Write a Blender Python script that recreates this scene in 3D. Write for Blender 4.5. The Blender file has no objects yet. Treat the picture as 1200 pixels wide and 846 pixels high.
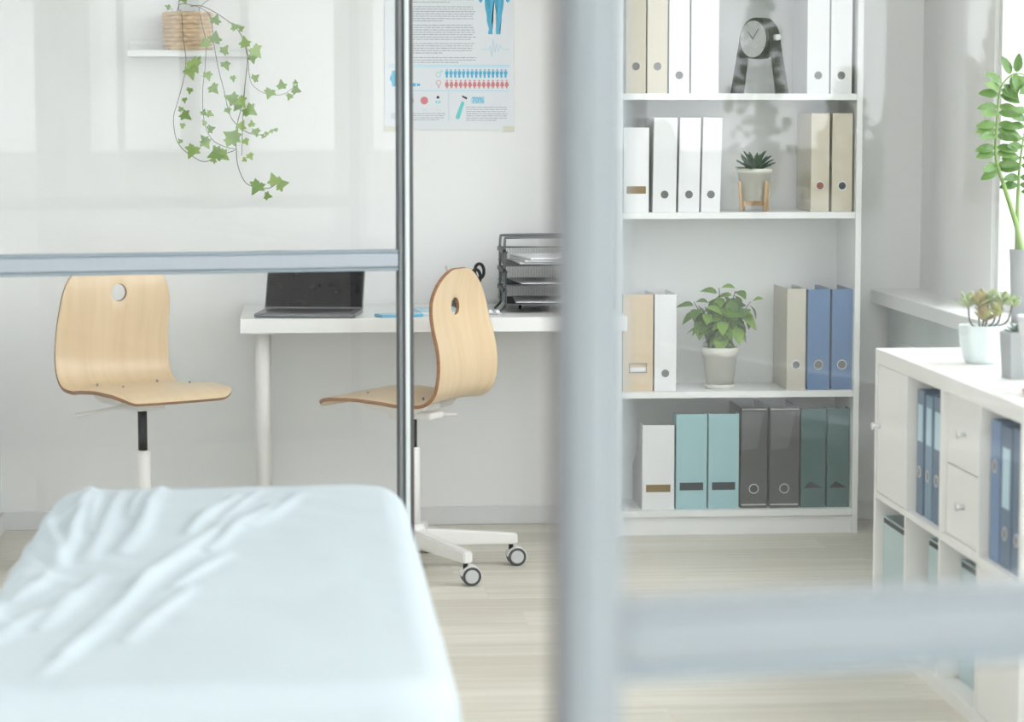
import bpy, bmesh, math, random
from mathutils import Vector, Matrix, noise

random.seed(7)
scene = bpy.context.scene
COL = scene.collection
PI = math.pi

# ------------------------------------------------------------------ camera, world, exposure
CAM_Z = 1.345
PITCH = math.atan(282 / 2958)
YAW = math.atan(250 * math.cos(PITCH) / 2958)
cam_d = bpy.data.cameras.new('camera')
cam = bpy.data.objects.new('camera', cam_d)
COL.objects.link(cam)
cam.location = (0, 0, CAM_Z)
cam.rotation_euler = (PI / 2 - PITCH, 0, -YAW)
cam_d.sensor_width = 36.0
cam_d.lens = 36.0 * 2958 / 1200
cam_d.clip_start = 0.05
cam_d.clip_end = 400
cam_d.dof.use_dof = True
cam_d.dof.focus_distance = 7.9
cam_d.dof.aperture_fstop = 4.0
scene.camera = cam

world = bpy.data.worlds.new('overcast_sky')
scene.world = world
world.use_nodes = True
bg = world.node_tree.nodes['Background']
bg.inputs['Color'].default_value = (0.955, 0.983, 1.0, 1)
bg.inputs['Strength'].default_value = 4.4

vs = scene.view_settings
vs.view_transform = 'Standard'
vs.look = 'None'
vs.exposure = 0.15
vs.gamma = 1.0
vs.use_curve_mapping = False
FILL_LIGHT = 3.0

# ------------------------------------------------------------------ materials
M = {}


def mat(name, col, rough=0.5, metal=0.0, var=0.0, scale=20.0, stretch=(1, 1, 1), bump=0.0, coat=0.0, trans=0.0, spec=0.5):
    m = bpy.data.materials.new(name)
    m.use_nodes = True
    nt = m.node_tree
    b = nt.nodes['Principled BSDF']
    b.inputs['Base Color'].default_value = (*col, 1)
    b.inputs['Roughness'].default_value = rough
    b.inputs['Metallic'].default_value = metal
    b.inputs['Specular IOR Level'].default_value = spec
    if coat:
        b.inputs['Coat Weight'].default_value = coat
        b.inputs['Coat Roughness'].default_value = 0.15
    if var or bump:
        tc = nt.nodes.new('ShaderNodeTexCoord')
        mp = nt.nodes.new('ShaderNodeMapping')
        mp.inputs['Scale'].default_value = stretch
        nz = nt.nodes.new('ShaderNodeTexNoise')
        nz.inputs['Scale'].default_value = scale
        nz.inputs['Detail'].default_value = 4
        nt.links.new(tc.outputs['Object'], mp.inputs['Vector'])
        nt.links.new(mp.outputs['Vector'], nz.inputs['Vector'])
        if var:
            mx = nt.nodes.new('ShaderNodeMix')
            mx.data_type = 'RGBA'
            mx.inputs[6].default_value = (*[max(0, c * (1 - var)) for c in col], 1)
            mx.inputs[7].default_value = (*[min(1, c * (1 + var)) for c in col], 1)
            nt.links.new(nz.outputs['Fac'], mx.inputs[0])
            nt.links.new(mx.outputs[2], b.inputs['Base Color'])
        if bump:
            bp = nt.nodes.new('ShaderNodeBump')
            bp.inputs['Strength'].default_value = bump
            bp.inputs['Distance'].default_value = 0.01
            nt.links.new(nz.outputs['Fac'], bp.inputs['Height'])
            nt.links.new(bp.outputs['Normal'], b.inputs['Normal'])
    M[name] = m
    return m


def wood_mat(name, c0, c1, grain=(1.2, 26, 26), rough=0.45, per_object=0.0, coat=0.0):
    m = bpy.data.materials.new(name)
    m.use_nodes = True
    nt = m.node_tree
    b = nt.nodes['Principled BSDF']
    tc = nt.nodes.new('ShaderNodeTexCoord')
    mp = nt.nodes.new('ShaderNodeMapping')
    mp.inputs['Scale'].default_value = grain
    nz = nt.nodes.new('ShaderNodeTexNoise')
    nz.inputs['Scale'].default_value = 1.6
    nz.inputs['Detail'].default_value = 6
    nz.inputs['Distortion'].default_value = 0.5
    nt.links.new(tc.outputs['Object'], mp.inputs['Vector'])
    nt.links.new(mp.outputs['Vector'], nz.inputs['Vector'])
    fac = nz.outputs['Fac']
    if per_object:
        oi = nt.nodes.new('ShaderNodeObjectInfo')
        off = nt.nodes.new('ShaderNodeVectorMath')
        off.operation = 'SCALE'
        off.inputs[0].default_value = (37, 11, 5)
        nt.links.new(oi.outputs['Random'], off.inputs['Scale'])
        nt.links.new(off.outputs[0], mp.inputs['Location'])
        ma = nt.nodes.new('ShaderNodeMath')
        ma.operation = 'MULTIPLY_ADD'
        ma.inputs[1].default_value = per_object
        nt.links.new(oi.outputs['Random'], ma.inputs[0])
        sub = nt.nodes.new('ShaderNodeMath')
        sub.operation = 'SUBTRACT'
        sub.inputs[1].default_value = per_object / 2
        nt.links.new(nz.outputs['Fac'], sub.inputs[0])
        nt.links.new(sub.outputs[0], ma.inputs[2])
        fac = ma.outputs[0]
    cr = nt.nodes.new('ShaderNodeValToRGB')
    cr.color_ramp.elements[0].position = 0.3
    cr.color_ramp.elements[1].position = 0.7
    cr.color_ramp.elements[0].color = (*c0, 1)
    cr.color_ramp.elements[1].color = (*c1, 1)
    nt.links.new(fac, cr.inputs[0])
    nt.links.new(cr.outputs[0], b.inputs['Base Color'])
    b.inputs['Roughness'].default_value = rough
    if coat:
        b.inputs['Coat Weight'].default_value = coat
        b.inputs['Coat Roughness'].default_value = 0.25
    M[name] = m
    return m


def glass_mat(name, tint=(0.965, 0.985, 0.985), f0=0.024):
    """clear flat glass: straight transmission plus a Schlick mirror reflection on each face"""
    m = bpy.data.materials.new(name)
    m.use_nodes = True
    nt = m.node_tree
    nt.nodes.clear()
    out = nt.nodes.new('ShaderNodeOutputMaterial')
    mix = nt.nodes.new('ShaderNodeMixShader')
    tr = nt.nodes.new('ShaderNodeBsdfTransparent')
    tr.inputs[0].default_value = (*tint, 1)
    gl = nt.nodes.new('ShaderNodeBsdfGlossy')
    gl.inputs['Roughness'].default_value = 0.0
    gl.inputs['Color'].default_value = (1, 1, 1, 1)
    lw = nt.nodes.new('ShaderNodeLayerWeight')
    lw.inputs['Blend'].default_value = 0.5
    pw = nt.nodes.new('ShaderNodeMath')
    pw.operation = 'POWER'
    pw.inputs[1].default_value = 5.0
    ma = nt.nodes.new('ShaderNodeMath')
    ma.operation = 'MULTIPLY_ADD'
    ma.inputs[1].default_value = 1 - f0
    ma.inputs[2].default_value = f0
    nt.links.new(lw.outputs['Facing'], pw.inputs[0])
    nt.links.new(pw.outputs[0], ma.inputs[0])
    nt.links.new(ma.outputs[0], mix.inputs[0])
    nt.links.new(tr.outputs[0], mix.inputs[1])
    nt.links.new(gl.outputs[0], mix.inputs[2])
    nt.links.new(mix.outputs[0], out.inputs['Surface'])
    M[name] = m
    return m


def emit_mat(name, col, strength):
    m = bpy.data.materials.new(name)
    m.use_nodes = True
    nt = m.node_tree
    b = nt.nodes['Principled BSDF']
    b.inputs['Base Color'].default_value = (*col, 1)
    b.inputs['Emission Color'].default_value = (*col, 1)
    b.inputs['Emission Strength'].default_value = strength
    M[name] = m
    return m


def leaf_mat(name, c0, c1, trans=0.25, rough=0.4, scale=14):
    m = mat(name, c0, rough)
    nt = m.node_tree
    b = nt.nodes['Principled BSDF']
    oi = nt.nodes.new('ShaderNodeObjectInfo')
    tc = nt.nodes.new('ShaderNodeTexCoord')
    nz = nt.nodes.new('ShaderNodeTexNoise')
    nz.inputs['Scale'].default_value = scale
    nt.links.new(tc.outputs['Object'], nz.inputs['Vector'])
    ad = nt.nodes.new('ShaderNodeMath')
    ad.operation = 'MULTIPLY_ADD'
    ad.inputs[1].default_value = 0.35
    nt.links.new(nz.outputs['Fac'], ad.inputs[0])
    ml = nt.nodes.new('ShaderNodeMath')
    ml.operation = 'MULTIPLY'
    ml.inputs[1].default_value = 0.75
    nt.links.new(oi.outputs['Random'], ml.inputs[0])
    nt.links.new(ml.outputs[0], ad.inputs[2])
    cr = nt.nodes.new('ShaderNodeValToRGB')
    cr.color_ramp.elements[0].color = (*c0, 1)
    cr.color_ramp.elements[1].color = (*c1, 1)
    nt.links.new(ad.outputs[0], cr.inputs[0])
    nt.links.new(cr.outputs[0], b.inputs['Base Color'])
    tl = nt.nodes.new('ShaderNodeBsdfTranslucent')
    nt.links.new(cr.outputs[0], tl.inputs['Color'])
    mx = nt.nodes.new('ShaderNodeMixShader')
    mx.inputs[0].default_value = trans
    nt.links.new(b.outputs[0], mx.inputs[1])
    nt.links.new(tl.outputs[0], mx.inputs[2])
    nt.links.new(mx.outputs[0], nt.nodes['Material Output'].inputs['Surface'])
    return m


mat('wall_paint', (0.93, 0.93, 0.925), 0.75, var=0.012, scale=3, bump=0.02, spec=0.3)
mat('ceiling_paint', (0.92, 0.92, 0.915), 0.8, var=0.01, spec=0.3)
mat('baseboard_paint', (0.80, 0.805, 0.81), 0.5, var=0.02)
mat('white_laminate', (0.90, 0.905, 0.90), 0.35, var=0.012, scale=6)
mat('shelf_white', (0.89, 0.90, 0.895), 0.45, var=0.012, scale=6)
mat('cabinet_white', (0.88, 0.87, 0.84), 0.4, var=0.012, scale=6)
mat('shelf_back', (0.88, 0.89, 0.885), 0.6, var=0.015, scale=6)
mat('powder_white', (0.88, 0.87, 0.85), 0.4, var=0.012)
mat('aluminium', (0.43, 0.47, 0.525), 0.45, metal=0.2, var=0.03, scale=4, stretch=(30, 30, 1))
mat('post_dark', (0.10, 0.09, 0.095), 0.45, var=0.05)
mat('frame_grey', (0.30, 0.335, 0.365), 0.5, metal=0.1, var=0.03, scale=4, stretch=(30, 30, 1))
mat('gasket', (0.085, 0.095, 0.105), 0.5, var=0.05)
mat('bead', (0.74, 0.80, 0.81), 0.35, var=0.02)
mat('post_mid', (0.22, 0.235, 0.25), 0.45, var=0.04)
mat('rail_edge', (0.30, 0.36, 0.41), 0.45, metal=0.3, var=0.05)
mat('window_frame', (0.85, 0.86, 0.86), 0.4, var=0.01)
glass_mat('partition_glass', (0.992, 0.997, 0.997), 0.02)
glass_mat('screen_glass', (0.992, 0.997, 0.997), 0.031)
glass_mat('window_glass', (0.97, 0.98, 0.98))
wood_mat('oak_plank', (0.64, 0.60, 0.51), (0.79, 0.755, 0.67), (0.9, 22, 22), 0.42, per_object=0.28)
mat('floor_joint', (0.36, 0.31, 0.25), 0.7, var=0.1)
wood_mat('birch_ply', (0.74, 0.555, 0.345), (0.80, 0.62, 0.405), (30, 2.0, 2.0), 0.33, coat=0.25)
wood_mat('ply_edge', (0.27, 0.13, 0.065), (0.40, 0.21, 0.11), (3, 3, 160), 0.5)
wood_mat('stand_wood', (0.62, 0.40, 0.20), (0.74, 0.52, 0.29), (30, 30, 2), 0.5)
mat('black_plastic', (0.012, 0.012, 0.014), 0.4, var=0.1)
mat('dark_metal', (0.10, 0.105, 0.11), 0.35, metal=0.6, var=0.05)
mat('wire_metal', (0.17, 0.18, 0.19), 0.35, metal=0.7, var=0.05)
mat('mesh_black', (0.03, 0.031, 0.033), 0.5, metal=0.4, var=0.1)
mat('chrome', (0.72, 0.73, 0.74), 0.3, metal=0.8, var=0.02)
mat('wheel_grey', (0.10, 0.10, 0.105), 0.5, var=0.05)
mat('wheel_light', (0.62, 0.63, 0.64), 0.4, var=0.02)
mat('bolt', (0.35, 0.34, 0.33), 0.35, metal=0.8, var=0.05)
mat('sheet', (0.555, 0.63, 0.675), 0.62, var=0.02, scale=5, spec=0.35)
mat('couch_vinyl', (0.62, 0.72, 0.76), 0.45, var=0.02)
mat('laptop_grey', (0.22, 0.225, 0.24), 0.35, metal=0.6, var=0.03)
mat('laptop_screen', (0.008, 0.008, 0.010), 0.25, var=0.05, spec=0.3)
mat('paper', (0.86, 0.865, 0.875), 0.7, var=0.01)
mat('poster_paper', (0.80, 0.825, 0.86), 0.45, var=0.012, scale=3)
mat('print_text', (0.40, 0.415, 0.46), 0.6, var=0.05)
mat('print_pale', (0.56, 0.70, 0.80), 0.6, var=0.03)
mat('print_blue', (0.10, 0.48, 0.72), 0.6, var=0.03)
mat('print_sky', (0.50, 0.75, 0.86), 0.6, var=0.03)
mat('print_red', (0.70, 0.25, 0.28), 0.6, var=0.03)
mat('print_teal', (0.18, 0.66, 0.66), 0.6, var=0.03)
mat('print_black', (0.05, 0.05, 0.06), 0.6, var=0.03)
mat('print_grey', (0.50, 0.50, 0.52), 0.6, var=0.03)
mat('tape', (0.74, 0.72, 0.62), 0.4, var=0.03)
mat('phone_blue', (0.16, 0.50, 0.72), 0.35, var=0.03)
mat('notebook_blue', (0.50, 0.70, 0.80), 0.5, var=0.03)
mat('binder_beige', (0.63, 0.575, 0.46), 0.5, var=0.03, scale=40)
mat('binder_tan', (0.70, 0.56, 0.39), 0.5, var=0.03, scale=40)
mat('binder_stone', (0.58, 0.545, 0.46), 0.5, var=0.03, scale=40)
mat('binder_white', (0.84, 0.85, 0.86), 0.45, var=0.012, scale=40)
mat('binder_blue', (0.095, 0.205, 0.41), 0.35, var=0.06, scale=30)
mat('binder_navy', (0.05, 0.125, 0.235), 0.35, var=0.06, scale=30)
mat('binder_steel', (0.12, 0.25, 0.38), 0.35, var=0.06, scale=30)
mat('file_aqua', (0.36, 0.60, 0.64), 0.45, var=0.02, scale=30)
mat('file_smoke', (0.055, 0.057, 0.062), 0.28, var=0.05, scale=20)
mat('file_teal', (0.03, 0.115, 0.115), 0.4, var=0.06, scale=20)
mat('smoke_pocket', (0.13, 0.133, 0.138), 0.25, var=0.05, scale=20)  # paler grey for the reflection painted on the smoky spines
mat('slot_brown', (0.20, 0.115, 0.008), 0.6, var=0.12, scale=30)
mat('slot_dark', (0.008, 0.018, 0.025), 0.8, var=0.1)
mat('hole_grey', (0.14, 0.14, 0.14), 0.6, var=0.06)
mat('hole_red', (0.28, 0.09, 0.06), 0.6, var=0.06)
mat('ring_metal', (0.62, 0.62, 0.62), 0.3, metal=0.6, var=0.03)
mat('cover_paint', (0.70, 0.77, 0.77), 0.5, var=0.02)
mat('insert_aqua', (0.46, 0.60, 0.62), 0.45, var=0.02)
mat('clock_grey', (0.032, 0.034, 0.032), 0.4, var=0.08, scale=15)
mat('clock_face', (0.62, 0.63, 0.63), 0.4, var=0.02)
mat('pot_cream', (0.76, 0.75, 0.68), 0.45, var=0.02)
mat('pot_mint', (0.70, 0.78, 0.78), 0.4, var=0.02)
mat('pot_concrete', (0.36, 0.38, 0.385), 0.8, var=0.1, scale=30, bump=0.1)
mat('pot_zz', (0.44, 0.46, 0.47), 0.6, var=0.05)
mat('pot_white', (0.82, 0.84, 0.86), 0.35, var=0.02)
mat('saucer_red', (0.60, 0.24, 0.17), 0.6, var=0.05)
mat('terracotta', (0.55, 0.24, 0.14), 0.7, var=0.08)
mat('soil', (0.06, 0.045, 0.035), 0.9, var=0.3, bump=0.4)
mat('stem_brown', (0.10, 0.075, 0.06), 0.6, var=0.2)
mat('stem_green', (0.26, 0.40, 0.12), 0.5, var=0.1)
mat('bark', (0.12, 0.10, 0.08), 0.8, var=0.2)
mat('pale_ground', (0.36, 0.36, 0.34), 0.8, var=0.1)
mat('tree_green', (0.17, 0.20, 0.08), 0.8, var=0.4, scale=2)
mat('basket_weave', (0.74, 0.55, 0.36), 0.7, var=0.25, scale=60)
leaf_mat('ivy_leaf', (0.13, 0.26, 0.04), (0.36, 0.52, 0.13))
leaf_mat('basil_leaf', (0.06, 0.17, 0.02), (0.30, 0.50, 0.08))
leaf_mat('zz_leaf', (0.07, 0.17, 0.035), (0.17, 0.31, 0.08), trans=0.10, rough=0.25)
leaf_mat('haworthia_leaf', (0.025, 0.075, 0.05), (0.07, 0.16, 0.10), trans=0.05)
leaf_mat('rosette_leaf', (0.42, 0.20, 0.12), (0.42, 0.50, 0.14), trans=0.15)
leaf_mat('rosette_green', (0.30, 0.42, 0.12), (0.50, 0.58, 0.30), trans=0.15)
emit_mat('light_panel', (1.0, 0.97, 0.93), FILL_LIGHT)  # glow of the added overhead fill panels

# ------------------------------------------------------------------ mesh helpers


def new_bm():
    return bmesh.new()


def box(bm, x0, x1, y0, y1, z0, z1, bev=0.0, seg=2, mi=0):
    r = bmesh.ops.create_cube(bm, size=1.0)
    vs_ = r['verts']
    for v in vs_:
        v.co = Vector((x0 + (v.co.x + .5) * (x1 - x0), y0 + (v.co.y + .5) * (y1 - y0), z0 + (v.co.z + .5) * (z1 - z0)))
    fs = list({f for v in vs_ for f in v.link_faces})
    for f in fs:
        f.material_index = mi
    if bev:
        es = list({e for v in vs_ for e in v.link_edges})
        bmesh.ops.bevel(bm, geom=es, offset=bev, segments=seg, affect='EDGES', profile=0.5, material=-1)
    return bm


def frame_at(d):
    d = d.normalized()
    a = Vector((0, 0, 1)) if abs(d.z) < 0.95 else Vector((1, 0, 0))
    u = d.cross(a).normalized()
    return u, d.cross(u).normalized()


def tube(bm, pts, r, seg=8, caps=True, mi=0):
    pts = [Vector(p) for p in pts]
    n = len(pts)
    rs = r if isinstance(r, (list, tuple)) else [r] * n
    rings = []
    u0 = None
    for i, p in enumerate(pts):
        d = (pts[min(i + 1, n - 1)] - pts[max(i - 1, 0)])
        if d.length < 1e-9:
            d = Vector((0, 0, 1))
        u, v = frame_at(d)
        if u0 is not None:
            dn = d.normalized()
            u = (u0 - dn * u0.dot(dn)).normalized()
            v = dn.cross(u)
        u0 = u
        rings.append([bm.verts.new(p + (u * math.cos(2 * PI * k / seg) + v * math.sin(2 * PI * k / seg)) * rs[i]) for k in range(seg)])
    for i in range(n - 1):
        for k in range(seg):
            f = bm.faces.new((rings[i][k], rings[i][(k + 1) % seg], rings[i + 1][(k + 1) % seg], rings[i + 1][k]))
            f.material_index = mi
            f.smooth = True
    if caps:
        bm.faces.new(rings[0][::-1]).material_index = mi
        bm.faces.new(rings[-1]).material_index = mi
    return bm


def lathe(bm, prof, seg=32, c=(0, 0, 0), fn=None):
    """prof: list of (r, z); optional fn(theta, r, z)->r"""
    c = Vector(c)
    rings = []
    for r, z in prof:
        if r < 1e-6:
            rings.append([bm.verts.new(c + Vector((0, 0, z)))])
        else:
            ring = []
            for k in range(seg):
                t = 2 * PI * k / seg
                rr = fn(t, r, z) if fn else r
                ring.append(bm.verts.new(c + Vector((rr * math.cos(t), rr * math.sin(t), z))))
            rings.append(ring)
    for a, b in zip(rings, rings[1:]):
        for k in range(seg):
            k2 = (k + 1) % seg
            if len(a) == 1 and len(b) == 1:
                continue
            if len(a) == 1:
                f = bm.faces.new((a[0], b[k2], b[k]))
            elif len(b) == 1:
                f = bm.faces.new((a[k], a[k2], b[0]))
            else:
                f = bm.faces.new((a[k], a[k2], b[k2], b[k]))
            f.smooth = True
    return bm


def prism(bm, outline, y0, y1, plane='xz'):
    """extrude a 2-D outline; plane xz -> extruded along y, yz -> along x, xy -> along z"""
    def mk(p, d):
        if plane == 'xz':
            return Vector((p[0], d, p[1]))
        if plane == 'yz':
            return Vector((d, p[0], p[1]))
        return Vector((p[0], p[1], d))
    a = [bm.verts.new(mk(p, y0)) for p in outline]
    b = [bm.verts.new(mk(p, y1)) for p in outline]
    n = len(outline)
    fa = bm.faces.new(a)
    fb = bm.faces.new(b[::-1])
    fs = [fa, fb]
    for i in range(n):
        fs.append(bm.faces.new((a[i], b[i], b[(i + 1) % n], a[(i + 1) % n])))
    bmesh.ops.triangulate(bm, faces=[fa, fb])
    return bm


def finish(bm):
    bmesh.ops.recalc_face_normals(bm, faces=bm.faces)
    return bm


def mesh(name, bm, recalc=True):
    if recalc:
        finish(bm)
    me = bpy.data.meshes.new(name)
    bm.to_mesh(me)
    bm.free()
    return me


def obj(name, bm, m, parent=None, loc=(0, 0, 0), rot=(0, 0, 0), recalc=True, smooth=None):
    me = bm if isinstance(bm, bpy.types.Mesh) else mesh(name, bm, recalc)
    if smooth:
        me.polygons.foreach_set('use_smooth', [True] * len(me.polygons))
    o = bpy.data.objects.new(name, me)
    COL.objects.link(o)
    ms = m if isinstance(m, (list, tuple)) else [m]
    if not me.materials:
        for k in ms:
            me.materials.append(M[k])
    o.location = loc
    o.rotation_euler = rot
    if parent:
        o.parent = parent
    return o


def thing(name, label, cat, loc=(0, 0, 0), rotz=0.0, group=None):
    o = bpy.data.objects.new(name, None)
    COL.objects.link(o)
    o.empty_display_size = 0.05
    o.location = loc
    o.rotation_euler = (0, 0, rotz)
    o['label'] = label
    o['category'] = cat
    if group:
        o['group'] = group
    return o


def tag(o, label, cat, group=None):
    o['label'] = label
    o['category'] = cat
    if group:
        o['group'] = group
    return o


def struct(o, label=None):
    o['kind'] = 'structure'
    if label:
        o['label'] = label
    return o


def struct_empty(name, loc=(0, 0, 0)):
    o = bpy.data.objects.new(name, None)
    COL.objects.link(o)
    o.location = loc
    o['kind'] = 'structure'
    return o


def spline(pts, n):
    """Catmull-Rom resampling to n points by arc length"""
    P = [Vector(p) for p in pts]
    P = [P[0] * 2 - P[1]] + P + [P[-1] * 2 - P[-2]]
    out = []
    for i in range(1, len(P) - 2):
        for k in range(24):
            t = k / 24
            a, b, c, d = P[i - 1], P[i], P[i + 1], P[i + 2]
            out.append(0.5 * ((2 * b) + (c - a) * t + (2 * a - 5 * b + 4 * c - d) * t * t + (3 * b - a - 3 * c + d) * t ** 3))
    out.append(P[-2])
    L = [0]
    for a, b in zip(out, out[1:]):
        L.append(L[-1] + (b - a).length)
    res, j = [], 0
    for k in range(n):
        s = L[-1] * k / (n - 1)
        while j < len(L) - 2 and L[j + 1] < s:
            j += 1
        t = (s - L[j]) / max(1e-9, L[j + 1] - L[j])
        res.append(out[j].lerp(out[j + 1], min(1, t)))
    return res


def interp(x, xs, ys):
    if x <= xs[0]:
        return ys[0]
    for a, b, c, d in zip(xs, xs[1:], ys, ys[1:]):
        if x <= b:
            t = (x - a) / (b - a)
            t = t * t * (3 - 2 * t)
            return c + (d - c) * t
    return ys[-1]


def orient(o, pos, direction, up, scale=1.0):
    """local +Y along direction, local +Z near up"""
    y = Vector(direction).normalized()
    u = Vector(up)
    x = y.cross(u)
    if x.length < 1e-4:
        x = y.cross(Vector((1, 0.1, 0)))
    x.normalize()
    z = x.cross(y)
    m = Matrix((x, y, z)).transposed().to_4x4()
    s = scale if isinstance(scale, (tuple, list)) else (scale,) * 3
    o.matrix_local = Matrix.Translation(Vector(pos)) @ m @ Matrix.Diagonal((*s, 1))


def leaf_mesh(name, outline, fold=0.18, droop=0.2, m='ivy_leaf', thick=0.0):
    """outline: right half as (x, y) from base (0,0) to tip (0,1); mirrored; midrib folded down, tip drooping"""
    bm = new_bm()
    def P(x, y):
        return Vector((x, y, abs(x) * fold - droop * y * y))
    mid = [bm.verts.new(P(0, y)) for y in [p[1] for p in outline]]
    for sgn in (-1, 1):
        side = [bm.verts.new(P(sgn * x, y)) for x, y in outline]
        for i in range(len(outline) - 1):
            q = [mid[i], side[i], side[i + 1], mid[i + 1]]
            if outline[i][0] < 1e-6:
                q = [mid[i], side[i + 1], mid[i + 1]]
            elif outline[i + 1][0] < 1e-6:
                q = [mid[i], side[i], mid[i + 1]]
            try:
                f = bm.faces.new(q if sgn > 0 else q[::-1])
                f.smooth = True
            except ValueError:
                pass
    bmesh.ops.remove_doubles(bm, verts=bm.verts, dist=1e-5)
    if thick:
        r = bmesh.ops.solidify(bm, geom=bm.faces[:], thickness=thick)
    me = mesh(name, bm)
    me.materials.append(M[m])
    return me


# ------------------------------------------------------------------ the room
WL, WR, WB, WF, CH = -0.985, 2.08, 8.34, -3.3, 2.7
T = 0.06
struct(obj('wall_back', box(new_bm(), WL - .1, WR + .5, WB, WB + .1, -.1, CH), 'wall_paint'))
struct(obj('wall_left', box(new_bm(), WL - .1, WL, WF, WB, -.1, CH), 'wall_paint'))
FX0, FX1, FZ0, FZ1 = WL + .12, WR - .12, .06, 2.55
bm = box(new_bm(), WL - .1, FX0, WF - .06, WF, -.1, CH)
box(bm, FX1, WR + .06, WF - .06, WF, -.1, CH)
box(bm, FX0, FX1, WF - .06, WF, -.1, FZ0)
box(bm, FX0, FX1, WF - .06, WF, FZ1, CH)
struct(obj('wall_front', bm, 'wall_paint'))
struct(obj('ceiling', box(new_bm(), WL - .1, WR + .1, WF - .1, WB + .1, CH, CH + .1), 'ceiling_paint'))
WINS = [(5.65, 7.47), (3.45, 5.35), (1.4, 3.15), (-0.94, 1.1), (-2.95, -1.09)]
WZ0, WZ1 = 0.80, 2.5
bm = new_bm()
box(bm, WR, WR + T, WF, WB, -.1, WZ0)
box(bm, WR, WR + T, WF, WB, WZ1, CH)
edges = [WB] + [v for a, b in WINS for v in (b, a)] + [WF]
for k in range(0, len(edges), 2):
    box(bm, WR, WR + T, edges[k + 1], edges[k], WZ0, WZ1)
struct(obj('wall_right', bm, 'wall_paint'))

fl = struct(obj('floor', box(new_bm(), WL - .1, WR + .1, WF - .1, WB + .1, -.08, -.004), 'floor_joint'))
PW, PL, GAP = 0.19, 1.28, 0.0008
rows = int((WB - WF) / PW) + 1
for r in range(rows):
    y1 = WB - r * PW
    y0 = max(WF, y1 - PW)
    x = WL - (r * 0.47 % 1.0) * PL
    while x < WR:
        a, b = max(WL, x), min(WR, x + PL)
        if b - a > 0.02:
            bm = box(new_bm(), -(b - a) / 2 + GAP * .3, (b - a) / 2 - GAP * .3, -(y1 - y0) / 2 + GAP, (y1 - y0) / 2 - GAP, -.004, 0)
            obj('plank', bm, 'oak_plank', fl, ((a + b) / 2, (y0 + y1) / 2, 0))
        x += PL

struct(obj('baseboard_back', box(new_bm(), WL, WR, WB - .012, WB, 0, .062, .003), 'baseboard_paint'))
struct(obj('baseboard_left', box(new_bm(), WL, WL + .012, WF, WB - .012, 0, .062, .003), 'baseboard_paint'))

# windows in the right wall
for n, (a, b) in enumerate(WINS):
    w = struct_empty('window_%d' % (n + 1), (WR, (a + b) / 2, WZ0))
    h, L = WZ1 - WZ0, b - a
    fw = .035
    bm = new_bm()
    box(bm, .012, T - .006, -L / 2, -L / 2 + fw, 0, h, .003)
    box(bm, .012, T - .006, L / 2 - fw, L / 2, 0, h, .003)
    box(bm, .012, T - .006, -L / 2 + fw, L / 2 - fw, 0, fw, .003)
    box(bm, .012, T - .006, -L / 2 + fw, L / 2 - fw, h - fw, h, .003)
    obj('window_frame', bm, 'window_frame', w)
    obj('mullion', box(new_bm(), .014, T - .008, -L * .12 - .02, -L * .12 + .02, fw, h - fw, .003), 'window_frame', w)
    for y0, y1 in ((-L / 2 + fw, -L * .12 - .02), (-L * .12 + .02, L / 2 - fw)):
        obj('pane', box(new_bm(), .030, .036, y0, y1, fw, h - fw), 'window_glass', w)

w = struct_empty('window_%d' % (len(WINS) + 1), ((FX0 + FX1) / 2, WF, FZ0))  # unseen front glazing, added as frontal fill for the low back wall
L, h = (FX1 - FX0) / 2, FZ1 - FZ0
bm = new_bm()
for x0, x1, z0, z1 in ((-L, L, 0, .05), (-L, L, h - .05, h), (-L, -L + .05, .05, h - .05), (L - .05, L, .05, h - .05)):
    box(bm, x0, x1, -.045, -.01, z0, z1)
obj('window_frame', bm, 'window_frame', w)
for x in (-L / 3, L / 3):
    obj('mullion', box(new_bm(), x - .025, x + .025, -.043, -.012, .05, h - .05), 'window_frame', w)
for x0, x1 in ((-L + .05, -L / 3 - .025), (-L / 3 + .025, L / 3 - .025), (L / 3 + .025, L - .05)):
    obj('pane', box(new_bm(), x0, x1, -.030, -.024, .05, h - .05), 'window_glass', w)

# sill and radiator cover along the right wall
sill = struct(obj('trim_1', box(new_bm(), 1.911, WR + .012, WF, WB, .735, .782, .004), 'white_laminate'))
rc = thing('radiator_cover', 'pale panelled radiator cover running under the white windowsill', 'radiator cover', (1.955, 5.9, 0))
obj('cover_frame', box(new_bm(), .012, .11, -2.3, 2.42, .02, .734, .003), 'cover_paint', rc)
for k in range(6):
    y1 = 2.36 - k * .78
    obj('panel', box(new_bm(), .002, .012, y1 - .72, y1, .08, .62, .004), 'cover_paint', rc)

# added fill lights: unseen glowing panels on the ceiling that brighten the room
for k, (x, y) in enumerate(((0.95, 5.9), (0.95, 3.0), (0.55, 0.3), (0.55, -2.3))):
    t = thing('ceiling_light', ['long flush ceiling light panel over the desk and shelves', 'long flush ceiling light panel over the exam couch',
                                'long flush ceiling light panel over the near glass screen', 'long flush ceiling light panel over the room entrance'][k],
              'light', (x, y, CH), group='ceiling light panels')
    bm = new_bm()
    for s in (-1, 1):
        box(bm, s * .31 - .012, s * .31 + .012, -.62, .62, -.03, 0)
        box(bm, -.298, .298, s * .608 - .012, s * .608 + .012, -.03, 0)
    obj('light_frame', bm, 'powder_white', t)
    obj('diffuser', box(new_bm(), -.298, .298, -.596, .596, -.022, -.012), 'light_panel', t)

# outside: ground and trees
struct(obj('ground_outside', box(new_bm(), -120, 160, -140, 160, -.9, -.5), 'pale_ground'))


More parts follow.
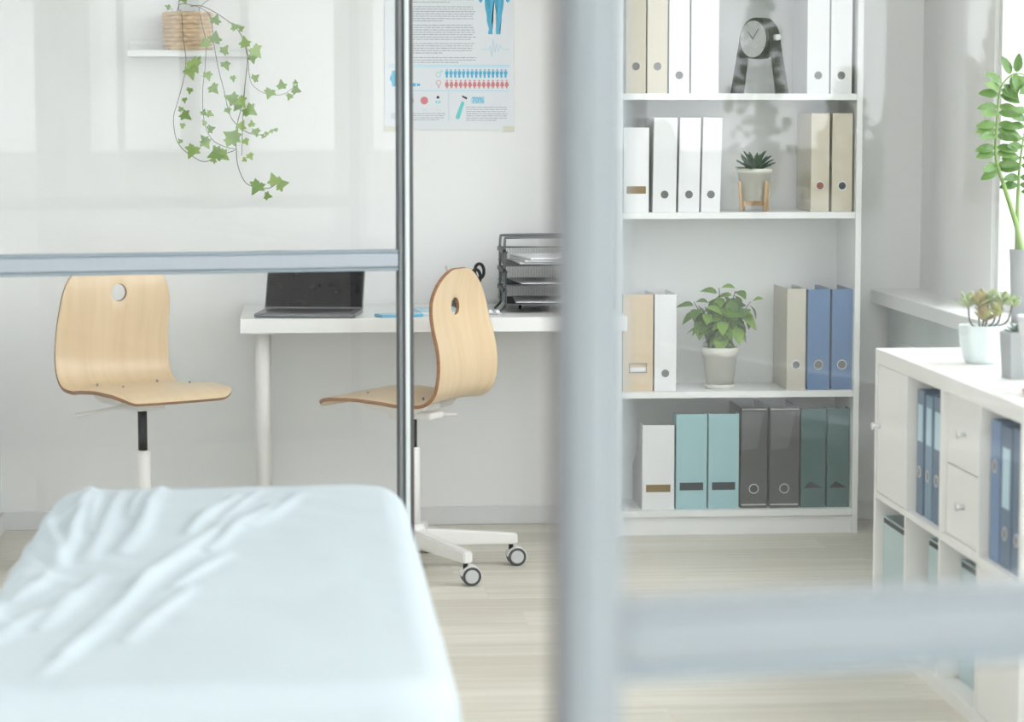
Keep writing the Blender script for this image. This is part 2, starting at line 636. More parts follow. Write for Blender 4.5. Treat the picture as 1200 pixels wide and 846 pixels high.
def tree(k, x, y, h, rad):
    t = thing('tree', ['bushy green tree outside the window, mirrored in the glass', 'tall narrow green tree outside the window, mirrored in the glass',
                       'low rounded green tree outside the window, mirrored in the glass'][k % 3], 'tree', (x, y, -.5), group='trees outside the window')
    rnd = random.Random(k)
    obj('trunk', tube(new_bm(), [(0, 0, 0), (.05, 0, h * .3), (0, .05, h * .6)], [h * .035, h * .028, h * .015], 10), 'bark', t)
    bm = new_bm()
    for i in range(330):
        f = rnd.random() ** .8
        rr = rad * rnd.uniform(.05, .14)
        a_, q_ = rnd.uniform(0, 2 * PI), rad * (1.02 - .85 * f) * math.sqrt(rnd.uniform(.05, 1)) * rnd.uniform(.75, 1.15)
        c = Vector((q_ * math.cos(a_), q_ * math.sin(a_), h * (.08 + .90 * f)))
        v = bmesh.ops.create_icosphere(bm, subdivisions=1, radius=rr)['verts']
        for q in v:
            q.co = q.co * (1 + .5 * noise.noise(q.co * (2.2 / rr) + Vector((i, k, 0)))) + c
    obj('crown', bm, 'tree_green', t)


for k, (d, dx_, h, rad) in enumerate([(44, .477, 4.8, .85), (47, .510, 2.9, .9), (44, .528, 2.2, 1.0), (47, .551, 3.1, 1.3), (42, .568, 4.3, 1.3),
                                      (47, .602, 4.6, 1.4), (44, .638, 3.6, 1.4), (50, .675, 4.2, 1.4), (48, .440, 1.8, 1.0), (45, .715, 3.2, 1.2)]):
    px_dir = (dx_, -math.sqrt(1 - dx_ * dx_))
    tree(k, 2.08 + d * px_dir[0], -.8 + d * px_dir[1], h, rad)

# ------------------------------------------------------------------ glass partitions


def partition(label, P0, ang, length, side, dark_edges, h=2.66):
    """first post at P0; the panes run `length` metres to `side` (+1 right, -1 left) along the direction ang"""
    t = thing('glass_partition', label, 'partition', (P0[0], P0[1], 0), ang)
    def post(x):
        lx = .005 if dark_edges else -.0105
        p = obj('post', box(new_bm(), x - .0185, x + .0185, -.016, .016, .0, h, .003, 2), 'gasket' if dark_edges else 'frame_grey', t)
        if dark_edges:
            obj('bright_bead', box(new_bm(), x - .0035, x + .0080, -.0225, -.0155, .0, h, .003, 3), 'bead', p)
            obj('right_lip', box(new_bm(), x + .0085, x + .0180, -.0195, -.0155, .0, h, .002), 'post_dark', p)
            obj('left_lip', box(new_bm(), x - .0180, x - .0100, -.0195, -.0155, .0, h, .002), 'post_mid', p)
        else:
            obj('gasket', box(new_bm(), x - .0215, x - .0186, -.010, .010, .0, h), 'post_dark', p)
            obj('face_bead', box(new_bm(), x - .0100, x + .0185, -.0215, -.0162, .0, h, .002), 'frame_grey', p)
    post(0)
    post(side * length)
    x0, x1 = (.0185, length - .0185) if side > 0 else (-length + .0185, -.0185)
    for z0, nm in ((.982, 'rail'), (.004, 'bottom_rail'), (h - .05, 'top_rail')):
        r = obj(nm, box(new_bm(), x0, x1, -.019, .019, z0 + .009, z0 + .044, .005, 3), 'aluminium' if dark_edges else 'frame_grey', t)
        obj('top_lip', box(new_bm(), x0, x1, -.0165, .0165, z0 + .044, z0 + .052, .002), 'rail_edge' if dark_edges else 'frame_grey', r)
        obj('bottom_lip', box(new_bm(), x0, x1, -.0165, .0165, z0 + .001, z0 + .009, .002), 'rail_edge', r)
    obj('pane', box(new_bm(), x0, x1, -.003, .003, 1.0345, h - .0495), 'partition_glass' if dark_edges else 'screen_glass', t)
    obj('pane', box(new_bm(), x0, x1, -.003, .003, .0565, .9825), 'partition_glass' if dark_edges else 'screen_glass', t)
    return t


partition('framed glass partition behind the exam couch with slim dark-edged post', (.2535, 6.12), math.radians(10.5), 1.235, -1, True)
partition('framed glass partition with wide pale metal post and cross rail, ahead of the bookcase', (.184, 1.605), math.radians(9.3), 1.70, 1, False)

# ------------------------------------------------------------------ exam couch with sheet
BX0, BX1, BY0, BY1, BZ = -.465, .193, 3.06, 4.82, .652
couch = thing('exam_couch', 'exam couch with padded top hidden under a pale blue sheet', 'couch', ((BX0 + BX1) / 2, (BY0 + BY1) / 2, 0))
hx, hy = (BX1 - BX0) / 2, (BY1 - BY0) / 2
obj('mattress', box(new_bm(), -hx + .012, hx - .012, -hy + .012, hy - .012, .55, BZ - .024, .035, 4), 'couch_vinyl', couch)
bm = new_bm()
for s in (-1, 1):
    box(bm, s * (hx - .05) - .02, s * (hx - .05) + .02, -hy + .04, hy - .04, .505, .549, .004)
    box(bm, -hx + .07, hx - .07, s * (hy - .08) - .02, s * (hy - .08) + .02, .506, .548, .004)
obj('couch_frame', bm, 'powder_white', couch)
for sx in (-1, 1):
    for sy in (-1, 1):
        obj('leg', tube(new_bm(), [(sx * (hx - .05), sy * (hy - .12), 0), (sx * (hx - .05), sy * (hy - .12), .506)], .019, 12), 'powder_white', couch)

# sheet: pillow-edged box surface with ridged creases
creases = [  # (x, y) to (x, y) in couch-local metres, height, width
    ((-.18, -.70), (.00, .42), .011, .018), ((-.23, -.52), (-.17, -.10), .010, .018), ((-.24, .00), (-.33, .62), .012, .016),
    ((-.24, .02), (-.26, .84), .014, .020), ((-.20, .02), (-.20, .80), .010, .022), ((-.15, .10), (-.13, .86), .012, .020),
    ((-.24, -.02), (-.34, .34), .010, .016), ((-.27, -.52), (-.33, -.25), .010, .02), ((-.02, .12), (.09, .62), .009, .018),
    ((-.06, .28), (.02, .72), .009, .016), ((-.06, -.22), (.02, .10), .007, .016), ((-.30, -.10), (-.20, -.15), .008, .03),
    ((-.28, -.62), (-.20, -.28), .009, .02), ((.05, .35), (.14, .74), .006, .018), ((-.31, -.75), (-.30, -.3), .007, .02),
    ((-.30, .30), (-.26, .70), .008, .014), ((-.22, .30), (-.24, .75), .008, .012), ((-.17, .45), (-.16, .82), .008, .012),
    ((-.32, .05), (-.27, .0), .010, .02), ((-.29, -.30), (-.24, -.08), .009, .014), ((.0, .45), (.06, .78), .006, .012), ((-.20, -.80), (-.12, -.45), .006, .014),
    ((-.10, -.60), (-.03, -.20), .008, .016), ((-.12, -.20), (-.02, .30), .006, .014)]


def crease_h(x, y):
    h = 0
    for (ax, ay), (bx, by), amp, w in creases:
        amp, w = amp * 1.2, w * .72
        dx, dy = bx - ax, by - ay
        L2 = dx * dx + dy * dy
        t = ((x - ax) * dx + (y - ay) * dy) / L2
        tc = min(1, max(0, t))
        d = math.hypot(x - ax - tc * dx, (y - ay - tc * dy))
        wob = 0.012 * noise.noise(Vector((x * 7, y * 4, ax * 9)))
        s = (x - ax) * dy - (y - ay) * dx
        d = abs(d + wob * (1 if s > 0 else -1))
        fade = max(0, 1 - abs(t - .5) * 1.7) ** .5 if 0 <= t <= 1 else 0
        h += amp * fade * math.exp(-(d / w) ** 2)
    return h


def sheet_bm():
    bm = new_bm()
    nu, nv = 190, 330
    g = []
    ex, ey = hx + .006, hy + .006
    R = .055
    drop = .17
    for j in range(nv + 1):
        row = []
        for i in range(nu + 1):
            a = -1 + 2 * i / nu
            b = -1 + 2 * j / nv
            # walk outwards along the surface: flat, rounded edge, hanging skirt
            def walk(t, e):
                full = e - R + R * PI / 2 + drop
                s = abs(t) * full
                sg = 1 if t >= 0 else -1
                if s < e - R:
                    return sg * s, 0.0
                if s < e - R + R * PI / 2:
                    q = (s - (e - R)) / R
                    return sg * (e - R + R * math.sin(q)), R * (1 - math.cos(q))
                return sg * e, R + (s - (e - R) - R * PI / 2)
            x, dx_ = walk(a, ex)
            y, dy_ = walk(b, ey)
            # round the plan corners
            cr = .10
            qx, qy = abs(x) - (ex - cr), abs(y) - (ey - cr)
            if qx > 0 and qy > 0:
                m_ = max(qx, qy)
                L = math.hypot(qx, qy)
                if L > 1e-9:
                    k = m_ / L
                    x = math.copysign(ex - cr + qx * k, x)
                    y = math.copysign(ey - cr + qy * k, y)
            d = max(dx_, dy_) + .12 * min(dx_, dy_)
            z = BZ - d
            top = math.exp(-(d / .05) ** 2)
            z += crease_h(x, y) * (.15 + .85 * top)
            z += top * (.004 * noise.noise(Vector((x * 5, y * 3, 2))) + .0018 * noise.noise(Vector((x * 16, y * 10, 5))))
            if d > .05:
                w = min(1, (d - .05) / .08)
                n_ = noise.noise(Vector((x * 6, y * 6, z * 1.5)))
                x += math.copysign(.010 * w * (n_ + .6), x) if abs(abs(x) - ex) < .02 else 0
                y += math.copysign(.010 * w * (n_ + .6), y) if abs(abs(y) - ey) < .02 else 0
            row.append(bm.verts.new((x, y, z)))
        g.append(row)
    for j in range(nv):
        for i in range(nu):
            f = bm.faces.new((g[j][i], g[j][i + 1], g[j + 1][i + 1], g[j + 1][i]))
            f.smooth = True
    return bm


sh = obj('bed_sheet', sheet_bm(), 'sheet', None, ((BX0 + BX1) / 2, (BY0 + BY1) / 2, 0))
tag(sh, 'creased pale blue sheet stretched over the exam couch', 'sheet')

# ------------------------------------------------------------------ desk
DX0, DX1, DY0, DY1, DZ = -.184, 1.010, 7.74, 8.336, .74
desk = thing('desk', 'white laminate desk with round legs against the back wall', 'desk', ((DX0 + DX1) / 2, (DY0 + DY1) / 2, 0))
dw, dd = (DX1 - DX0) / 2, (DY1 - DY0) / 2
obj('desk_top', box(new_bm(), -dw, dw, -dd, dd, DZ - .045, DZ, .002), 'white_laminate', desk)
for sx in (-1, 1):
    for sy in (-1, 1):
        lx, ly = sx * (dw - .066), sy * (dd - .075)
        lg = obj('leg', tube(new_bm(), [(lx, ly, .012), (lx, ly, DZ - .051)], .022, 20), 'powder_white', desk)
        obj('mounting_plate', tube(new_bm(), [(lx, ly, DZ - .051), (lx, ly, DZ - .0452)], .045, 20), 'powder_white', lg)
        obj('foot', tube(new_bm(), [(lx, ly, 0), (lx, ly, .0118)], .018, 16), 'black_plastic', lg)

# laptop
lap = thing('laptop', 'open dark grey laptop with black screen on the desk', 'laptop', (.028, 7.865, DZ), math.radians(-8))
LW, LD = .312, .215
obj('base', box(new_bm(), -LW / 2, LW / 2, -LD / 2, LD / 2, .002, .014, .003), 'laptop_grey', lap)
obj('keyboard', box(new_bm(), -LW / 2 + .025, LW / 2 - .025, -.02, LD / 2 - .02, .0141, .0152), 'black_plastic', lap)
obj('touchpad', box(new_bm(), -.05, .05, -LD / 2 + .01, -.028, .0141, .0148), 'dark_metal', lap)
lid = obj('lid', box(new_bm(), -LW / 2, LW / 2, 0, .006, 0, .204, .0025), 'laptop_grey', lap, (0, LD / 2 - .004, .016), (math.radians(-31), 0, 0))
obj('screen', box(new_bm(), -LW / 2 + .004, LW / 2 - .004, -.0012, 0, .004, .200), 'laptop_screen', lid)

# blue phone, notebook, earphones on the desk
ph = thing('phone', 'small bright blue phone lying on the desk edge', 'phone', (.305, 7.80, DZ), math.radians(-70))
obj('case', box(new_bm(), -.034, .034, -.07, .07, 0, .009, .003), 'phone_blue', ph)
obj('screen', box(new_bm(), -.031, .031, -.066, .066, .0091, .0098), 'notebook_blue', ph)
nb = thing('notebook', 'pale blue notebook lying on the desk behind the plywood chair', 'notebook', (.43, 7.95, DZ), math.radians(8))
obj('cover', box(new_bm(), -.07, .07, -.10, .10, .009, .0115, .001), 'notebook_blue', nb)
obj('pages', box(new_bm(), -.068, .068, -.098, .098, .001, .009), 'paper', nb)
ep = thing('earphones', 'small white earphones with thin cord on the desk', 'earphones', (.602, 7.86, DZ))
for dx, dy in ((-.012, 0), (.010, -.012)):
    e = obj('earbud', tube(new_bm(), [(dx, dy, .009), (dx + .004, dy - .010, .010)], [.009, .006], 12), 'pot_white', ep)
    obj('bud_stem', tube(new_bm(), [(dx, dy, .008), (dx + .016, dy + .004, .003)], .0028, 8), 'pot_white', e)
obj('cord', tube(new_bm(), spline([(.004, .004, .003), (-.05, .03, .002), (-.10, .02, .002), (-.13, .07, .002)], 24), .0012, 6), 'pot_white', ep)

# pen cup with pen and scissors behind the chair back
pc = thing('pen_cup', 'wire mesh pen cup on the desk behind the plywood chair', 'pen cup', (.52, 8.08, DZ))
bm = new_bm()
for k in range(28):
    a = 2 * PI * k / 28
    tube(bm, [(.042 * math.cos(a), .042 * math.sin(a), .002), (.042 * math.cos(a), .042 * math.sin(a), .098)], .0011, 4)
for z in [.004 + .0118 * i for i in range(9)]:
    tube(bm, [(.042 * math.cos(2 * PI * k / 28), .042 * math.sin(2 * PI * k / 28), z) for k in range(29)], .0011, 4, caps=False)
obj('mesh_body', bm, 'wire_metal', pc)
obj('rim', tube(new_bm(), [(.042 * math.cos(2 * PI * k / 32), .042 * math.sin(2 * PI * k / 32), .1) for k in range(33)], .0028, 6, caps=False), 'wire_metal', pc)
obj('cup_base', tube(new_bm(), [(0, 0, 0), (0, 0, .0025)], .042, 24), 'wire_metal', pc)
pn = thing('pen', 'thin silver pen standing in the mesh pen cup', 'pen', (.50, 8.085, DZ + .004))
obj('barrel', tube(new_bm(), [(0, 0, .004), (-.033, -.004, .136)], .0036, 10), 'chrome', pn)
obj('clip', tube(new_bm(), [(-.0265, -.0085, .110), (-.0318, -.0085, .134)], .0013, 6), 'chrome', pn)
obj('tip', tube(new_bm(), [(.0006, 0, 0), (0, 0, .004)], [.001, .0034], 8), 'dark_metal', pn)
sc = thing('scissors', 'black handled scissors standing in the mesh pen cup', 'scissors', (.535, 8.085, DZ + .004))
obj('blades', prism(new_bm(), [(0, 0), (.006, 0), (.026, .07), (.012, .07)], -.0015, .0015), 'chrome', sc)
for s, c in ((0, (.028, .100)), (1, (.040, .118))):
    pts = [(c[0] + .015 * math.cos(2 * PI * k / 20), 0.004 * (s * 2 - 1), c[1] + .024 * math.sin(2 * PI * k / 20)) for k in range(21)]
    obj('handle', tube(new_bm(), pts, .0052, 8, caps=False), 'black_plastic', sc)

# letter tray
tx0, tx1, ty0, ty1 = .645, .955, 7.90, 8.24
lt = thing('letter_tray', 'black wire letter tray with three tiers on the desk', 'letter tray', ((tx0 + tx1) / 2, (ty0 + ty1) / 2, DZ))
ax, ay = (tx1 - tx0) / 2, (ty1 - ty0) / 2
for y in (-.12, .06):
    pts = spline([(-ax - .02, y - .05, .004), (-ax, y - .02, .022), (-ax, y, .04)], 8) + \
        spline([(-ax, y, .05), (-ax, y, .20), (-ax + .004, y, .226), (-ax + .02, y, .236), (ax - .02, y, .236), (ax - .004, y, .226), (ax, y, .2), (ax, y, .01)], 50)
    obj('upright', tube(new_bm(), pts, .0042, 8), 'wire_metal', lt)
for k, z in enumerate((.028, .088, .150)):
    rim = []
    hh = .042
    tier = obj('tier', box(new_bm(), -ax + .008, ax - .008, -ay, ay, z, z + .002), 'mesh_black', lt)
    for zz in (z, z + hh):
        bm = tube(new_bm(), [(-ax + .004, -ay, zz), (-ax + .004, ay, zz), (ax - .004, ay, zz), (ax - .004, -ay, zz)] + ([(-ax + .004, -ay, zz)] if zz == z else []), .0028, 6)
        obj('rim', bm, 'wire_metal', tier)
    for s in (-1, 1):
        obj('side_clip', box(new_bm(), s * (ax + .002) - .005, s * (ax + .002) + .005, -.145, .085, z + hh - .006, z + hh + .008, .002), 'black_plastic', tier)
        bm = new_bm()
        for i in range(60):
            y = -ay + .012 + i * (2 * ay - .024) / 59
            tube(bm, [(s * (ax - .004), y, z), (s * (ax - .004), y, z + hh)], .0005, 4)
        obj('side_wire', bm, 'wire_metal', tier)
        obj('side_loop', tube(new_bm(), spline([(s * (ax + .001), -ay + .01, z + hh), (s * (ax + .010), -ay + .01, z + hh * .6), (s * (ax + .008), -ay + .01, z + hh * .2), (s * (ax - .004), -ay + .01, z)], 12), .002, 6), 'wire_metal', tier)
    bm = new_bm()
    for i in range(70):
        x = -ax + .012 + i * (2 * ax - .024) / 69
        tube(bm, [(x, ay, z), (x, ay, z + hh)], .0005, 4)
    obj('back_wire', bm, 'wire_metal', tier)
    for i in range(3 if k == 2 else 1):
        p = obj('paper_sheet', box(new_bm(), -.10, .10, -.142, .142, 0, .0035 if k < 2 else .006, .001), 'paper', None,
                ((tx0 + tx1) / 2 - .015 + i * .008, (ty0 + ty1) / 2 - .015 - i * .006, DZ + z + .0032 + i * .0075), (0, 0, math.radians((-3, 4, 2)[k] + i * 3)))
        tag(p, ['loose white paper in the lowest tier of the letter tray', 'loose white paper in the middle tier of the letter tray',
                ('lowest sheet pad of the top letter tray tier', 'middle sheet pad of the top letter tray tier', 'topmost sheet pad in the top letter tray tier')[i]][k], 'paper', 'papers in the letter tray')
for sx, sy in ((-.6, .1), (.6, .1), (.6, -.8)):
    obj('foot', tube(new_bm(), [(sx * ax, sy * ay, 0), (sx * ax, sy * ay, .028)], [.004, .007], 10), 'black_plastic', lt)

# ------------------------------------------------------------------ swivel chairs
prof = [(.228, -.032), (.210, -.018), (.17, -.004), (.10, .003), (.0, -.001), (-.06, -.008), (-.115, -.007), (-.147, .006), (-.167, .036), (-.171, .085),
        (-.160, .15), (-.144, .22), (-.139, .28), (-.145, .33), (-.158, .380)]
NS = 96
PROF = spline([(0, a, b) for a, b in prof], NS + 1)
LEN = sum((b - a).length for a, b in zip(PROF, PROF[1:]))


def shell_mesh():
    NU = 40
    bm = new_bm()
    def W(s):
        return interp(s, [0, .12, .30, .46, .56, .72, .88, 1], [.188, .198, .203, .190, .190, .186, .178, .166])
    hole_s, hole_r = .852, .026
    def pt(u, s):
        # u in -1..1, s in 0..1 ; end corners rounded
        w = W(s)
        arc = s * LEN
        rc0, rc1 = .055, .145
        if arc < rc0:
            q = 1 - arc / rc0
            w -= rc0 * (1 - math.sqrt(max(0, 1 - q * q)))
        e = LEN - arc
        if e < rc1:
            q = 1 - e / rc1
            w -= .140 * (1 - math.sqrt(max(0, 1 - q * q)))
        f = s * NS
        i = min(NS - 1, int(f))
        p = PROF[i].lerp(PROF[i + 1], f - i)
        tn = (PROF[min(NS, i + 2)] - PROF[max(0, i - 1)]).normalized()
        nrm = Vector((0, -tn.z, tn.y))      # points to the sitter's side
        x = u * w
        cup = interp(s, [0, .15, .4, .55, .7, 1], [-.004, .006, .008, .012, .022, .016]) * (x / .19) ** 2
        return Vector((x, p.y, p.z)) + nrm * cup * -1 * -1
    us = [-1 + 2 * i / NU for i in range(NU + 1)]
    ss = [j / NS for j in range(NS + 1)]
    ss = [t - .85 * math.sin(2 * PI * t) / (2 * PI) for t in ss]
    ss = [0.0006 + .9988 * t for t in ss]
    jc = min(range(NS + 1), key=lambda j: abs(ss[j] - hole_s))
    ic = NU // 2
    hi, hj = 4, 9
    grid = {}
    for j in range(NS + 1):
        for i in range(NU + 1):
            if abs(i - ic) < hi and abs(j - jc) < hj:
                continue
            grid[i, j] = bm.verts.new(pt(us[i], ss[j]))
    for j in range(NS):
        for i in range(NU):
            if -hi <= i - ic < hi and -hj <= j - jc < hj:
                continue
            f = bm.faces.new([grid[k] for k in ((i, j), (i + 1, j), (i + 1, j + 1), (i, j + 1))])
    # ring between the square gap and a round hole
    border = [(i, jc - hj) for i in range(ic - hi, ic + hi)] + [(ic + hi, j) for j in range(jc - hj, jc + hj)] + \
             [(i, jc + hj) for i in range(ic + hi, ic - hi, -1)] + [(ic - hi, j) for j in range(jc + hj, jc - hj, -1)]
    w_c = W(ss[jc])
    prev = [grid[b] for b in border]
    circ = []
    for (i, j) in border:
        dx, ds = us[i] * w_c, (ss[j] - ss[jc]) * LEN
        a = math.atan2(ds, dx)
        circ.append((math.cos(a) * hole_r, math.sin(a) * hole_r, dx, ds))
    for step in (.5, 1.0):
        ring = []
        for cx, cs, dx, ds in circ:
            x, s = dx + (cx - dx) * step, ds + (cs - ds) * step
            ring.append(bm.verts.new(pt(x / w_c, ss[jc] + s / LEN)))
        n = len(ring)
        for k in range(n):
            bm.faces.new((prev[k], prev[(k + 1) % n], ring[(k + 1) % n], ring[k]))
        prev = ring
    for f in bm.faces:
        f.smooth = True
    bmesh.ops.recalc_face_normals(bm, faces=bm.faces)
    me = mesh('seat_shell', bm, False)
    me.materials.append(M['birch_ply'])
    me.materials.append(M['ply_edge'])
    return me


SHELL = shell_mesh()


def swivel_chair(label, loc, face, base_rot, seat_z):
    """face = heading of the seat front in world radians (0 = +y, counter-clockwise)"""
    t = thing('swivel_chair', label, 'chair', (loc[0], loc[1], 0), face, 'plywood swivel chairs')
    s = obj('seat_shell', SHELL, None, t, (0, 0, seat_z))
    sm = s.modifiers.new('thickness', 'SOLIDIFY')
    sm.thickness = .011
    sm.offset = 0
    sm.material_offset_rim = 1
    bv = s.modifiers.new('soft_edge', 'BEVEL')
    bv.width = .0015
    bv.segments = 1
    bv.limit_method = 'ANGLE'
    bv.angle_limit = math.radians(50)
    for x, y in ((-.11, .09), (.11, .09), (-.10, -.09), (.10, -.09)):
        zc = {.09: .003, -.09: -.006}[y] + .008 * (x / .19) ** 2
        obj('bolt', tube(new_bm(), [(x, y, seat_z + zc - .024), (x, y, seat_z + zc + .0068)], .0032, 10), 'bolt', s)
        # bolt heads belong to the shell: put them in its frame
    for b in [c for c in s.children]:
        b.location = (0, 0, -seat_z)
    # bracket under the seat
    bm = new_bm()
    outline = [(-.105, -.018), (.125, -.014), (.10, -.034), (.03, -.050), (-.05, -.050), (-.09, -.036)]
    for sx in (-.11, .0865):
        prism(bm, outline, sx, sx + .0235, 'yz')
    box(bm, -.0865, .0865, -.05, .05, -.050, -.030, .003)
    br = obj('seat_bracket', bm, 'powder_white', t, (0, 0, seat_z))
    obj('tilt_housing', box(new_bm(), -.045, .045, -.085, .06, -.072, -.0505, .008, 3), 'powder_white', br)
    obj('lever', tube(new_bm(), spline([(.04, -.02, -.062), (.09, -.02, -.066), (.15, -.03, -.075), (.20, -.045, -.082)], 14), [.005] * 9 + [.007] * 5, 10), 'powder_white', t, (0, 0, seat_z))
    # column
    top = seat_z - .0725
    obj('gas_lift', tube(new_bm(), [(0, 0, .37), (0, 0, top)], .0135, 18), 'black_plastic', t)
    obj('column', tube(new_bm(), [(0, 0, .115), (0, 0, .37), (0, 0, .372)], [.0225, .0225, .019], 24), 'powder_white', t)
    hub = obj('hub', lathe(new_bm(), [(0, .062), (.036, .062), (.040, .07), (.040, .125), (.030, .14), (0, .14)], 28), 'powder_white', t)
    for k in range(5):
        a = base_rot - face + k * 2 * PI / 5
        c, sn = math.cos(a), math.sin(a)
        def R(p):
            return (p[0] * c - p[1] * sn, p[0] * sn + p[1] * c, p[2])
        bm = new_bm()
        hw0, hw1 = .021, .015
        vs0 = [bm.verts.new(R(p)) for p in ((.035, -hw0, .072), (.035, hw0, .072), (.035, hw0, .125), (.035, -hw0, .125))]
        vs1 = [bm.verts.new(R(p)) for p in ((.322, -hw1, .066), (.322, hw1, .066), (.322, hw1, .099), (.322, -hw1, .099))]
        for i in range(4):
            bm.faces.new((vs0[i], vs0[(i + 1) % 4], vs1[(i + 1) % 4], vs1[i]))
        bm.faces.new(vs0[::-1])
        bm.faces.new(vs1)
        bmesh.ops.recalc_face_normals(bm, faces=bm.faces)
        bmesh.ops.bevel(bm, geom=bm.edges[:], offset=.004, segments=2, affect='EDGES')
        arm = obj('base_arm', bm, 'powder_white', t)
        # caster under the arm tip, trailing sideways
        ctr = Vector(R((.304, 0, 0)))
        ca = (.30 if k % 2 else .10) - face
        d = Vector((math.cos(ca), math.sin(ca), 0))
        ax_ = Vector((-d.y, d.x, 0))
        wc = ctr + d * .016 + Vector((0, 0, .0275))
        cs = obj('caster', tube(new_bm(), [ctr + Vector((0, 0, .048)), ctr + Vector((0, 0, .067))], .007, 12), 'black_plastic', t)
        bm = new_bm()
        n = 18
        hood = []
        for s2 in (-.023, .023):
            o_, i_ = [], []
            for q in range(n + 1):
                an = math.radians(-15 + 190 * q / n)
                r_ = d * math.cos(an) + Vector((0, 0, 1)) * math.sin(an)
                o_.append(bm.verts.new(wc + r_ * .0305 + ax_ * s2))
                i_.append(bm.verts.new(wc + r_ * .0280 + ax_ * s2))
            hood.append((o_, i_))
        (o0, i0), (o1, i1) = hood
        for q in range(n):
            bm.faces.new((o0[q], o0[q + 1], o1[q + 1], o1[q]))
            bm.faces.new((i0[q], i1[q], i1[q + 1], i0[q + 1]))
            bm.faces.new((o0[q], i0[q], i0[q + 1], o0[q + 1]))
            bm.faces.new((o1[q], o1[q + 1], i1[q + 1], i1[q]))
        bm.faces.new((o0[0], o1[0], i1[0], i0[0]))
        bm.faces.new((o0[n], i0[n], i1[n], o1[n]))
        obj('caster_hood', bm, 'powder_white', cs, smooth=False)
        for s2 in (-1, 1):
            wmid = wc + ax_ * (.0125 * s2)
            wh = obj('wheel', tube(new_bm(), [wmid - ax_ * .0095, wmid - ax_ * .007, wmid + ax_ * .007, wmid + ax_ * .0095], [.024, .0275, .0275, .024], 28), 'wheel_grey', cs)
            obj('wheel_cap', tube(new_bm(), [wmid + ax_ * (.009 * s2), wmid + ax_ * (.0115 * s2)], [.0205, .0185], 24), 'wheel_light', cs)
    return t


def heading(dx, dy):
    return math.atan2(-dx, dy)


swivel_chair('plywood swivel chair drawn up to the desk, its back turned to the room', (.332, 7.50), heading(-.86, .51), math.atan2(.05, .30), .532)
swivel_chair('plywood swivel chair left of the desk, its seat facing the room', (-.468, 7.49), heading(.53, -.85), .35, .566)

# ------------------------------------------------------------------ wall shelf and poster
ws = thing('wall_shelf', 'short white picture ledge on the back wall holding the ivy basket', 'shelf', (-.355, 8.338, 1.549))
obj('ledge', box(new_bm(), -.19, .19, -.135, -.012, 0, .020, .001), 'white_laminate', ws)
obj('back_lip', box(new_bm(), -.19, .19, -.0118, 0, 0, .055, .001), 'white_laminate', ws)

PX0, PZ0, PWD, PHT = .2825, 1.314, .425, .594
poster = thing('poster', 'printed health poster with blue body figure taped to the back wall', 'poster', (PX0, 8.338, PZ0))
S = 2958 / 8.34 * 1.004
ys = -.0016


def U(px):
    return (px - 451) * PWD / 151


def V(py):
    return (152 - py) / 352.0


obj('sheet', box(new_bm(), 0, PWD, -.0012, 0, 0, PHT), 'poster_paper', poster)
for x in (.004, PWD - .03):
    obj('tape_strip', box(new_bm(), x - .006, x + .032, -.0018, -.0013, -.006, .012), 'tape', poster)


def flat(bm, x0, x1, z0, z1, d=0.0):
    vs_ = [bm.verts.new((x, -.0014 - d, z)) for x, z in ((x0, z0), (x1, z0), (x1, z1), (x0, z1))]
    bm.faces.new(vs_)


def poly(bm, pts, d=0.0):
    bmesh.ops.triangulate(bm, faces=[bm.faces.new([bm.verts.new((x, -.0014 - d, z)) for x, z in pts])])


def disc(bm, cx, cz, r, d=0.0, r_in=0, n=24):
    o = [(cx + r * math.cos(2 * PI * k / n), cz + r * math.sin(2 * PI * k / n)) for k in range(n)]
    if not r_in:
        poly(bm, o, d)
        return
    for k in range(n):
        a, b = 2 * PI * k / n, 2 * PI * (k + 1) / n
        pts = [(cx + q * math.cos(w), cz + q * math.sin(w)) for q, w in ((r, a), (r, b), (r_in, b), (r_in, a))]
        bm.faces.new([bm.verts.new((x, -.0014 - d, z)) for x, z in pts])


def text_block(px0, px1, py0, n, step, last=.6, h=.0026, mt='print_text'):
    bm = new_bm()
    rnd = random.Random(int(py0 * 7 + px0))
    for i in range(n):
        z = V(py0 + i * step)
        x = U(px0)
        end = U(px0 + (px1 - px0) * (last if i == n - 1 else rnd.uniform(.94, 1.0)))
        while x < end:
            w = min(rnd.uniform(.006, .020), end - x)
            if w > .002:
                flat(bm, x, x + w, z - h / 2 * rnd.uniform(.8, 1.1), z + h / 2 * rnd.uniform(.8, 1.1))
            x += w + .0022
    obj('printed_text', bm, mt, poster, recalc=False)


text_block(481, 557, -52, 6, 2.75, .5)
text_block(481, 557, -30, 9, 2.75, .7)
text_block(481, 557, 0, 3, 2.7, .62)
text_block(481, 558, 10.7, 7, 2.7, .5)
text_block(481, 558, 31.8, 7, 2.7, .92)
text_block(481, 557, 52.8, 5, 2.7, .5)
text_block(481, 559, 69, 3, 2.7, .72)
text_block(482, 522, 133.3, 4, 2.4, .8, .0022)
text_block(458, 470, 134, 3, 2.4, .8, .0022)
text_block(546, 595, 126, 7, 2.5, .75, .0022)
bm = new_bm()
for y, px1 in ((77.5, 597), (79.5, 597), (107, 596)):
    flat(bm, U(455 if y < 100 else 482), U(px1), V(y) - .0012, V(y) + .0012)
flat(bm, U(525.6) - .0012, U(525.6) + .0012, V(142), V(108.5))
obj('rule_lines', bm, 'print_sky', poster, recalc=False)
